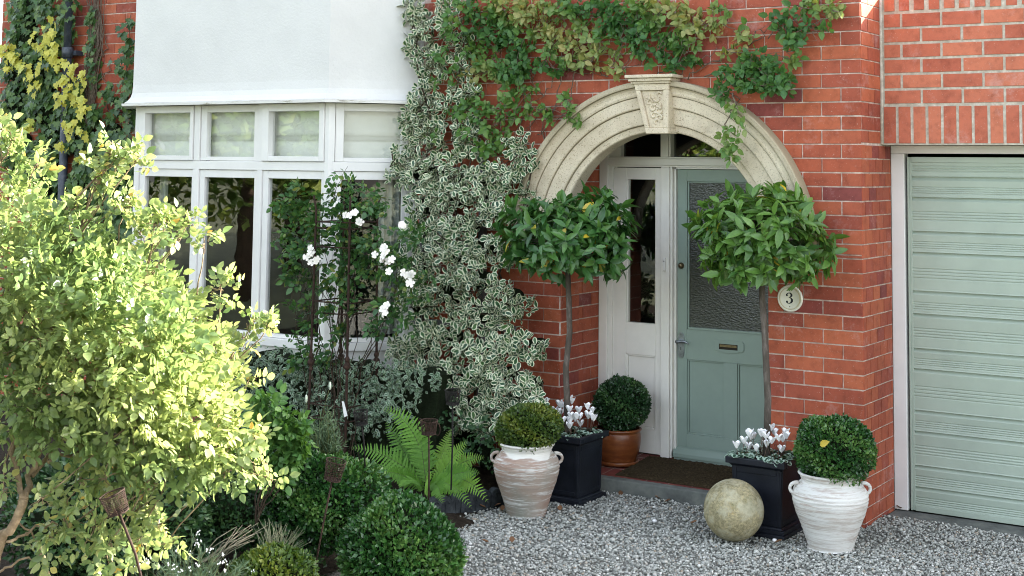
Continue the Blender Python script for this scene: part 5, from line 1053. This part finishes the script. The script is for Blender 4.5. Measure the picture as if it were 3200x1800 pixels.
loc_to(m.build('dark_core', CORE, hd), hd)  # solid slab in shade-dark colour, stops views through the hedge

def softplant(name, base, lab, cat, blobs, n, leafl, mat, g, T=T_LIN, stems=12, smat=STEMG, up=.8, grp=None, ww=None, jit=.5):
    """stems radiating from the base with leaves along them; blobs = (x,y,z,r) targets"""
    e = empty(name, base, lab, cat, grp); b = Vector(base); m = MB(); P = []; D = []
    for i in range(stems):
        q = blobs[i % len(blobs)]; u = unit(g.normal(size=3)); tip = np.array(q[:3])+u*q[3]*g.random()**.4; s_ = np.array(base)+g.normal(0, .02, 3)*[1, 1, 0]
        mid = s_*.45+tip*.55+np.array([0, 0, -.01])+g.normal(0, .015, 3); pts = [s_, mid, tip]; m.tube(pts, [.0022, .0018, .0009], 4)
        for k in range(n):
            t_ = .25+.75*g.random(); p = (1-t_)**2*s_+2*t_*(1-t_)*mid+t_*t_*tip; P.append(p); D.append(unit((tip-s_)/np.linalg.norm(tip-s_)*up+g.normal(size=3)*jit))
    P = np.array(P); D = np.array(D); o = leaves('foliage', P, D, rv(len(P))+np.array([0, -.4, .8]), leafl*g.uniform(.6, 1.25, len(P)), T, mat, e, wscale=ww)
    loc_to(o, e); loc_to(m.build('stems', smat, e), e); return e
LAVB = [(-1.954,-2.464,0.727,0.060),(-1.900,-2.430,0.728,0.060),(-1.925,-2.452,0.791,0.050),(-2.008,-2.499,0.726,0.050),(-1.875,-2.408,0.664,0.050),(-1.957,-2.458,0.639,0.070)]
softplant('lavender', (-1.940,-2.439,0.567), 'silvery green lavender in front of the iron obelisk', 'lavender', LAVB, 26, .040, L_LAV, g, stems=46, ww=1.0)
LV2 = [(-1.706,-3.646,0.412,0.100),(-1.640,-3.598,0.359,0.100),(-1.550,-3.539,0.347,0.080),(-1.678,-3.741,0.347,0.100),(-1.473,-3.727,0.339,0.120),(-1.648,-3.839,0.323,0.120),(-1.423,-3.577,0.350,0.060)]
lv = softplant('lavender', (-1.594,-3.673,0.203), 'wispy grey-green lavender with pale flowers at the bottom edge of the bed', 'lavender', LV2, 26, .036, L_LAV, g, stems=110, ww=.8)
m = MB()
for i in range(26):
    q = LV2[i % len(LV2)]; tip = np.array(q[:3])+unit(g.normal(size=3))*[.11, .08, .07]+[0, 0, .03]
    m.tube([np.array(q[:3])+[0, 0, -.08], tip], [.001, .0008], 4, 1)
    for k in range(5): m.lathe([(.0004, -.004), (.0038, 0), (.0004, .004)], tuple(tip+g.normal(0, .006, 3)), 6)
loc_to(m.build('flowers', [PETAL, STEMG], lv), lv)
m = MB()
for tip, ba in (((-1.872,-2.492,0.935), (-1.921,-2.504,0.736)), ((-1.974,-2.551,0.870), (-1.981,-2.542,0.735)), ((-2.093,-2.628,0.877), (-2.100,-2.620,0.750))):
    m.tube([ba, tip], [.0016, .0012], 5, 1); m.lathe([(.0005, -.022), (.006, -.016), (.0075, 0), (.005, .014), (.0005, .020)], tip, 8)
o = m.build('flower_spikes', [pm('pale_bud', (.45, .52, .42), .2, 60, .7), STEMG]); o.parent = [q for q in COL.objects if q.name == 'lavender'][0]; loc_to(o, o.parent)

# pale dead stems and grass tuft
e = empty('grass_tuft', (-1.565,-3.184,0.278), 'tuft of fine pale grass stems behind the small box bush', 'grass plant'); m = MB()
for i in range(60):
    a = g.uniform(-1, 1); L = g.uniform(.10, .19); m.tube([(a*.05, g.uniform(-.03, .03), 0), (a*.09, g.uniform(-.03, .03), L*.6), (a*.15+.02, g.uniform(-.03, .03), L)], [.0016, .0013, .0006], 4)
m.build('blades', pm('pale_straw', (.20, .21, .13), .4, 30, .8, 0), e)
e = empty('dry_stems', (-1.764,-3.434,0.303), 'bundle of pale dry stems leaning right among the lavender', 'dead stems'); m = MB()
b0 = Vector(e.location)
for i in range(16):
    t_ = Vector((-1.573,-3.324,0.437))+Vector((g.uniform(-.10, .06), g.uniform(-.05, .05), g.uniform(-.05, .05))); s_ = b0+Vector((g.uniform(-.05, .05), g.uniform(-.04, .04), g.uniform(-.03, .02)))
    m.tube([s_-b0, (s_+t_)/2+Vector((0, 0, g.uniform(-.01, .03)))-b0, t_-b0], [.0022, .0018, .001], 4)
m.build('stems', pm('straw', (.30, .27, .19), .4, 30, .8, 0), e)

# shaded rose foliage between shrub and obelisk
RS = [(-1.975,-2.910,0.879,0.070),(-1.912,-2.867,0.850,0.080),(-1.849,-2.822,0.805,0.070),(-1.915,-2.860,0.759,0.080),(-1.826,-2.800,0.730,0.060),(-1.880,-2.828,0.668,0.070),(-1.969,-2.887,0.682,0.080),(-1.802,-2.780,0.684,0.050),(-1.947,-2.864,0.591,0.060),(-1.856,-2.807,0.608,0.050)]
e = empty('shrub_rose', (-1.995,-2.868,0.318), 'low shaded rose foliage left of the iron obelisk', 'rose')
C = np.concatenate([np.array(b[:3])+rv(26)*b[3]*g.random((26, 1))**.4 for b in RS])
loc_to(compound('foliage', C, g, .042, L_CREEP, e, out=(.3, -.5, .1), rnd=np.full(len(C), .22)), e)
m = MB(); vines(m, [e.location]*9, [b[:3] for b in RS][:9], g, .004, .03, 9); loc_to(m.build('stems', BARKD, e), e)

# ------------------------------------------------------------------ fern
fe = empty('fern', (-2.430,-0.852,0.000), 'bright green fern with arching fronds beside the pinkish urn', 'fern')
fb0 = Vector(fe.location)+Vector((0, 0, .03))
def frond(tip, bulge, wid, nseg=22, twist=None, facing=None):
    s_ = np.array(fb0)+g.normal(0, .012, 3); tip = np.array(tip); mid = (s_+tip)/2+np.array(bulge)
    T_ = np.linspace(0, 1, 24); C_ = ((1-T_)**2)[:, None]*s_+(2*T_*(1-T_))[:, None]*mid+(T_**2)[:, None]*tip
    view = unit(np.array([.35, -1, .45])) if facing is None else unit(np.array(facing, float)); P = []; D = []; N = []; S = []
    for k in range(nseg*2):
        t_ = .16+.84*(k//2)/nseg; c = (1-t_)**2*s_+2*t_*(1-t_)*mid+t_*t_*tip; d = unit(2*(1-t_)*(mid-s_)+2*t_*(tip-mid)); sd = unit(np.cross(d, view))*(1 if k % 2 else -1)
        P.append(c); D.append(unit(sd+d*.42+g.normal(0, .06, 3)-np.array([0, 0, .12]))); N.append(view+g.normal(0, .12, 3)); e_ = (t_-.16)/.84; S.append(wid*(.35+.65*min(1, e_*4))*(1-e_**1.7)*g.uniform(.92, 1.08)+.008)
    o = leaves('frond', P, D, N, np.array(S), T_PIN, L_FERN, fe, rnd=np.full(len(P), g.random())); loc_to(o, fe)
    m = MB(); m.tube(C_.tolist(), [.0030*(1-.75*t_) for t_ in T_], 5); q = m.build('midrib', STEMG, o)
for tip, bul, wd in (((-2.698,-1.000,0.541), (.10, .02, .22), .105), ((-2.710,-0.950,0.455), (-.03, 0, .05), .10), ((-2.489,-0.900,0.442), (-.01, 0, .05), .10), ((-2.822,-1.150,0.309), (.0, -.03, .14), .085), ((-2.468,-1.300,0.226), (-.02, -.04, .12), .07),
                     ((-2.092,-0.950,0.402), (.0, -.02, .06), .085), ((-2.069,-0.800,0.283), (0, 0, .12), .08), ((-1.901,-1.100,0.262), (.0, -.03, .12), .085), ((-1.872,-1.050,0.090), (.03, -.05, .24), .10), ((-1.852,-1.250,0.099), (.02, -.05, .2), .075),
                     ((-2.288,-1.350,0.176), (-.02, -.05, .1), .07), ((-2.037,-1.400,0.262), (0, -.05, .08), .07), ((-1.946,-1.400,0.141), (.02, -.06, .16), .08), ((-2.460,-0.600,0.382), (0, 0, .05), .075), ((-2.880,-0.900,0.105), (-.03, 0, .16), .08), ((-2.734,-0.700,0.287), (0, 0, .04), .07), ((-1.918,-1.300,0.188), (0, -.06, .14), .07)):
    frond(tip, bul, wd)

# dark leafy understorey right of the fern and in gaps: uncountable ground cover
GC = [(-2.253,-0.650,0.295,0.099,0.119),(-2.143,-0.600,0.203,0.059,0.118),(-2.382,-0.600,0.174,0.100,0.120),(-2.486,-0.600,0.458,0.121,0.101),(-2.241,-0.600,0.405,0.119,0.099),(-2.162,-0.500,0.282,0.048,0.080),(-2.602,-0.500,0.231,0.123,0.143),(-2.859,-0.600,0.177,0.144,0.165),(-3.121,-0.600,0.187,0.125,0.167),(-3.201,-0.700,0.235,0.125,0.125),(-2.750,-0.900,-0.034,0.119,0.079),(-2.172,-0.900,0.044,0.096,0.077),(-2.428,-1.000,-0.085,0.154,0.077),(-3.409,-0.900,0.202,0.124,0.124),(-2.482,-1.600,0.027,0.109,0.146),(-2.064,-2.000,-0.033,0.101,0.101),(-2.652,-2.400,0.129,0.203,0.135),(-2.783,-2.600,0.281,0.200,0.150),(-2.293,-2.300,0.095,0.133,0.100),(-2.889,-2.800,0.080,0.164,0.131),(-1.967,-2.400,-0.008,0.096,0.064)]
C = blobs_sample(GC, 700, g, .2); k = len(C)
o = leaves('ground_cover', np.repeat(C, 3, 0), rv(3*k)+np.array([0, -.4, .5]), rv(3*k)*.6+np.array([0, -.6, .7]), .034*g.uniform(.6, 1.2, 3*k), T_OVD, L_DARK); tag(o, 'dark leafy ground cover filling the gaps between the bed plants', 'ground cover', kind='stuff')
o = coremass(None, [b for b in GC], .72, .30, 'infill'); tag(o, 'dark undergrowth standing for shade deep in the planting bed', 'infill', kind='stuff')  # opaque lumps added among the leaves, dark to stand for shade

# ------------------------------------------------------------------ metal candle cups on stakes
def stake(top, foot, r, h, lab, mat, handles=True, lean=None, seed=1):
    top = Vector(top); foot = Vector(foot); e = empty('candle_stake', foot, lab, 'candle holder', 'rusty candle cups on garden stakes'); g = np.random.default_rng(seed); t_ = top-foot; ax = (t_).normalized()
    m = MB(); m.tube([(0, 0, -.05), tuple(t_*.5+Vector((.004, 0, 0))), tuple(t_)], .0042, 8); m.build('stem', mat, e)
    M_ = ax.to_track_quat('Z', 'Y').to_matrix().to_4x4(); M_.translation = t_
    m = MB()                                # woven wire cup
    for k in range(12):
        z = h*k/11; rr = r*(.80+.20*k/11); m.tube([(rr*cos(2*pi*i/20), rr*sin(2*pi*i/20), z+g.normal(0, .0006)) for i in range(21)], 0.0011 if 0 < k < 11 else .0026, 4)
    for k in range(22):
        a = 2*pi*k/22; a2 = a+.28*(1 if k % 2 else -1); m.tube([(r*.80*cos(a), r*.80*sin(a), 0), (r*cos(a2), r*sin(a2), h)], .0012, 4)
    m.add([(r*.78*cos(2*pi*i/16), r*.78*sin(2*pi*i/16), 0) for i in range(16)], [tuple(range(16))])
    o = m.build('wire_cup', mat, e); o.data.transform(M_)
    if handles:
        for s_ in (-1, 1):
            m = MB(); v = Vector((cam_p['loc'][0], cam_p['loc'][1], 0)); pts = []
            for k in range(15):
                u = -1.9+k/14*4.3; pts.append((s_*(r*1.0+.014+.018*cos(u)*(1)), 0, h*.52+.030*sin(u)))
            m.tube(pts, .0020, 5); hh = m.build('handle', mat, e); hh.data.transform(M_@Matrix.Rotation(radians(-38), 4, 'Z'))
    return e
stake((-1.317,-2.415,0.750), (-1.333,-2.388,0.375), .042, .062, 'rusty wire candle cup with curled handles standing in front of the fern', RUST, seed=2)
stake((-1.287,-3.163,0.671), (-1.375,-3.180,0.266), .044, .082, 'rusty leaning wire candle cup in front of the round box bush', RUST, handles=False, seed=3)
stake((-1.421,-2.072,0.834), (-1.440,-2.047,0.452), .040, .068, 'dark iron candle cup against the white-edged climber, above the fern', IRON, seed=4, handles=False)
stake((-1.683,-2.472,0.765), (-1.674,-2.447,0.570), .036, .062, 'dark iron candle cup between the obelisk and the fern', IRON, seed=5, handles=False)
stake((-0.576,-5.004,0.989), (-0.506,-4.935,0.744), .038, .060, 'sunlit wire candle cup leaning under the big shrub at the left', RUST, handles=False, seed=6)

# ------------------------------------------------------------------ big sunlit shrub in the foreground
g = np.random.default_rng(91)
SB = [(-1.347,-4.886,2.012,0.090),(-1.353,-4.755,1.857,0.090),(-1.320,-4.841,1.741,0.200),(-1.084,-4.807,1.727,0.120),(-1.032,-4.886,1.650,0.190),(-1.057,-4.663,1.646,0.120),(-1.174,-4.974,1.617,0.260),(-0.841,-4.875,1.578,0.190),(-0.959,-4.593,1.582,0.130),(-0.953,-4.463,1.507,0.110),(-0.880,-4.411,1.464,0.080),(-0.983,-4.956,1.474,0.260),(-0.751,-4.804,1.447,0.200),(-0.780,-4.581,1.412,0.140),(-0.826,-4.370,1.398,0.070),(-0.801,-4.345,1.310,0.060),(-0.858,-4.863,1.344,0.240),(-0.754,-4.672,1.300,0.180),(-0.786,-4.452,1.280,0.100),(-1.067,-4.992,1.290,0.200),(-0.760,-4.786,1.202,0.170),(-0.697,-4.623,1.175,0.150),(-0.672,-4.487,1.169,0.080),(-0.727,-4.632,1.071,0.130),(-0.622,-4.564,1.072,0.100),(-0.641,-4.453,1.025,0.070),(-0.588,-4.418,1.021,0.050),(-0.544,-4.387,0.989,0.030)]
SL = [(-0.913,-4.866,1.017,0.090),(-0.844,-4.822,1.028,0.080),(-0.844,-4.701,1.007,0.070),(-0.935,-4.996,0.978,0.050),(-0.960,-4.884,0.894,0.090),(-0.875,-4.827,0.864,0.090),(-0.848,-4.692,0.892,0.070),(-0.829,-4.684,0.934,0.060),(-0.855,-4.571,0.826,0.060),(-0.839,-4.555,0.762,0.060),(-0.843,-4.801,0.814,0.090),(-0.842,-4.680,0.809,0.060),(-1.005,-4.907,0.832,0.070),(-1.035,-5.063,1.007,0.040),(-0.947,-4.774,1.078,0.080),(-0.788,-4.674,1.101,0.070),(-1.019,-4.950,1.178,0.060)]
ST = [(-1.307,-4.868,2.099,0.040),(-1.246,-4.821,2.013,0.050),(-0.910,-4.728,2.060,0.040),(-0.946,-4.752,2.070,0.040),(-0.884,-4.708,2.028,0.035),(-0.957,-4.754,2.016,0.050),(-0.994,-4.774,1.973,0.050),(-0.934,-4.727,1.889,0.050),(-0.908,-4.709,1.879,0.040),(-1.060,-4.807,1.877,0.050),(-0.801,-4.637,1.848,0.040),(-0.812,-4.523,1.834,0.040),(-0.838,-4.658,1.826,0.050),(-0.841,-4.537,1.779,0.040),(-0.951,-4.609,1.800,0.060),(-0.842,-4.415,1.753,0.040),(-0.800,-4.373,1.598,0.050),(-0.711,-4.304,1.477,0.040),(-0.664,-4.273,1.467,0.035),(-0.741,-4.318,1.421,0.050),(-0.727,-4.295,1.288,0.030),(-0.675,-4.481,1.094,0.030),(-0.594,-4.430,1.106,0.040),(-0.575,-4.420,1.127,0.030),(-1.337,-4.893,2.153,0.040)]
sh = empty('garden_shrub', (-1.445,-4.860,-0.098), 'large sunlit yellow-green leafy shrub filling the left foreground', 'shrub')
def shell(bl, dens, thin=.55):
    o = []; ov = []
    for (x, y, z, r) in bl:
        n = max(4, int(dens*4*pi*r*r)); U = rv(n); rr = (1-thin*g.random(n)**1.4)*(1+.25*g.random(n)**4); o.append(np.array([x, y, z])+U*r*rr[:, None]); ov.append(U)
    return np.concatenate(o), np.concatenate(ov)
C, OV = shell(SB, 560); rn = np.clip(.45+.3*np.sin(C[:, 0]*9+C[:, 2]*11), 0, 1)
loc_to(compound('foliage', C, g, .029, L_ROSE, sh, outv=OV*.9+np.array([.35, -.1, .25]), nl=5, sj=.35, rnd=rn), sh)
C, OV = shell(SL, 260, .9); loc_to(compound('lower_foliage', C, g, .032, L_ROSE, sh, outv=OV*.7+np.array([.4, -.3, .1]), nl=5, sj=.3), sh)
C, OV = shell(ST, 520, .9); loc_to(compound('shoot_tips', C, g, .030, L_ROSE, sh, outv=OV*.6+np.array([.6, 0, .5]), nl=5, sj=.3), sh)
m = MB()
def limb(pts, r0, r1, n=8): 
    P = [Vector(p) for p in pts]; Q = []
    for i in range(len(P)-1):
        for k in range(4): Q.append(P[i].lerp(P[i+1], k/4)+Vector(g.normal(0, .006, 3)))
    Q.append(P[-1]); m.tube(Q, [r0+(r1-r0)*i/(len(Q)-1) for i in range(len(Q))], n)
limb([(-1.445,-4.860,-0.098), (-1.194,-5.006,0.605), (-1.036,-5.048,0.847), (-0.981,-5.025,0.978)], .020, .013, 10)
limb([(-0.981,-5.025,0.978), (-1.038,-5.009,1.046), (-1.084,-4.991,1.167), (-1.172,-4.942,1.304), (-1.223,-4.885,1.608)], .010, .006)
limb([(-0.979,-5.024,0.978), (-1.041,-4.950,1.025), (-1.012,-4.940,1.117), (-1.009,-4.837,1.307), (-0.984,-4.721,1.505)], .011, .006)
limb([(-1.041,-4.950,1.025), (-1.095,-4.758,1.152), (-0.987,-4.583,1.299), (-0.870,-4.407,1.486)], .008, .004)
limb([(-0.997,-4.926,1.077), (-0.946,-4.777,1.109), (-0.863,-4.604,1.113), (-0.667,-4.473,1.062), (-0.535,-4.380,0.979)], .006, .003)
limb([(-0.944,-4.896,1.118), (-0.918,-4.879,1.124), (-0.874,-4.852,1.129), (-0.891,-4.806,1.161)], .005, .004)
limb([(-1.032,-5.045,0.847), (-1.032,-4.985,0.845), (-1.039,-4.932,0.862), (-0.978,-4.894,0.873)], .005, .003)
limb([(-1.156,-4.992,0.708), (-1.085,-4.952,0.760), (-1.024,-4.914,0.781)], .004, .003); limb([(-1.115,-4.854,0.784), (-1.093,-4.829,0.680), (-1.088,-4.816,0.576)], .006, .006)
limb([(-0.994,-5.034,0.977), (-1.047,-5.001,0.905), (-1.040,-4.929,0.821)], .004, .003)
limb([(-1.277,-4.920,1.608), (-1.134,-4.849,1.822), (-0.994,-4.774,1.973), (-0.901,-4.723,2.070)], .006, .002); limb([(-1.021,-4.860,1.463), (-1.032,-4.994,1.545), (-1.104,-5.031,1.442)], .005, .003)
for b in SB+ST+SL:
    near = min(SB, key=lambda s_: (s_[0]-b[0]-.05)**2+(s_[2]-b[2]+.12)**2+(s_[1]-b[1])**2+(0 if s_ != b else 9)); limb([near[:3], b[:3]], .0035, .0018, 5)
    for i in range(4):
        u = unit(g.normal(size=3)); limb([b[:3], tuple(np.array(b[:3])+u*b[3]*.95)], .002, .001, 4)
loc_to(m.build('branches', BARKP, sh), sh)

# ------------------------------------------------------------------ fallen leaves and pale pebbles on the gravel
FL = [(-1.991,-0.808,0.004), (-1.888,-0.879,0.004), (-1.258,-0.068,0.006), (-1.204,-0.131,0.006), (-1.494,-0.145,0.006), (-1.555,-1.515,0.006), (-0.292,-0.624,0.006), (-1.606,-0.689,0.006), (-2.003,-0.876,0.006), (-0.849,-0.517,0.006), (-1.456,-1.445,0.006), (0.043,0.539,0.010)]
for i, p in enumerate(FL):
    k = 1; o = leaves('fallen_leaf', [(0, 0, 0)], [(cos(i*2.1), sin(i*2.1), .15)], [(0.1, -.2, 1)], .05, tmpl([(.2, .25), (.5, .31), (.8, .17)], .5, -.3), L_DEAD); o.location = (p[0], p[1], p[2]+.008)
    tag(o, 'small curled brown fallen leaf lying on the grey gravel', 'leaf', 'fallen leaves on the gravel')
for i, p in enumerate(((-1.050,-0.562,0.008), (-0.316,-0.564,0.010))):
    m = MB(); m.lathe([(.0004, -.008), (.010, -.006), (.014, 0), (.010, .007), (.0004, .009)], n=10, wob=.12); o = m.build('pale_pebble', PETAL); o.location = p
    tag(o, ('lone white pebble on the open gravel before the doorstep', 'white pebble at the foot of the right-hand black planter')[i], 'pebble')
YL = leaves('yellow_leaf', [(0, 0, 0)], [(.8, -.2, .45)], [(-.3, -1, .3)], .062, T_OV, leaf_mat('fallen_yellow', [(0, (.5, .38, .05)), (1, (.55, .4, .06))], .2, .5, .3, vein=.1))
YL.location = (-0.002,-0.700,0.575); tag(YL, 'yellow leaf caught on the clipped ball in the chalk white urn', 'leaf')

# ------------------------------------------------------------------ the garden opposite, seen in the window reflections
def bigtree(x, y, h, r, seed, lab, grp='trees across the drive'):
    gg = np.random.default_rng(seed); e = empty('tree', (x, y, 0), lab, 'tree', grp); n = 16000
    U = unit(gg.normal(size=(n, 3))); rr = lump(U, 7, .22, seed)*(1-.5*gg.random(n)); P = U*np.array([r, r, h*.42])*rr[:, None]+np.array([0, 0, h*.58])
    leaves('crown', P, rv(n), rv(n), .15*gg.uniform(.6, 1.4, n), T_KITE, L_TREE, e)
    m = MB(); m.tube([(0, 0, -.1), (.1, 0, h*.3), (0, .1, h*.7)], [.2, .15, .06], 10)
    for i in range(7): a = i*.9; m.tube([(.05, 0, h*.32+.1*i), (r*.6*cos(a), r*.6*sin(a), h*(.5+.04*i))], [.07, .02], 6)
    m.build('trunk', BARKD, e)
for i, (x, y, h, r, lab) in enumerate(((-12.5, -9, 6.5, 2.6, 'leafy tree across the drive, nearest the house on the left'), (-16, -14, 8, 3.2, 'tall leafy tree behind the others on the far left of the drive'), (-9, -15, 7, 2.8, 'broad leafy tree opposite the bay window'), (7.5, -15.0, 6, 2.6, 'leafy tree at the far right across the drive'), (-19, -6, 8, 3.2, 'large leafy tree beyond the left end of the house'))):
    bigtree(x, y, h, r, 101+i, lab)
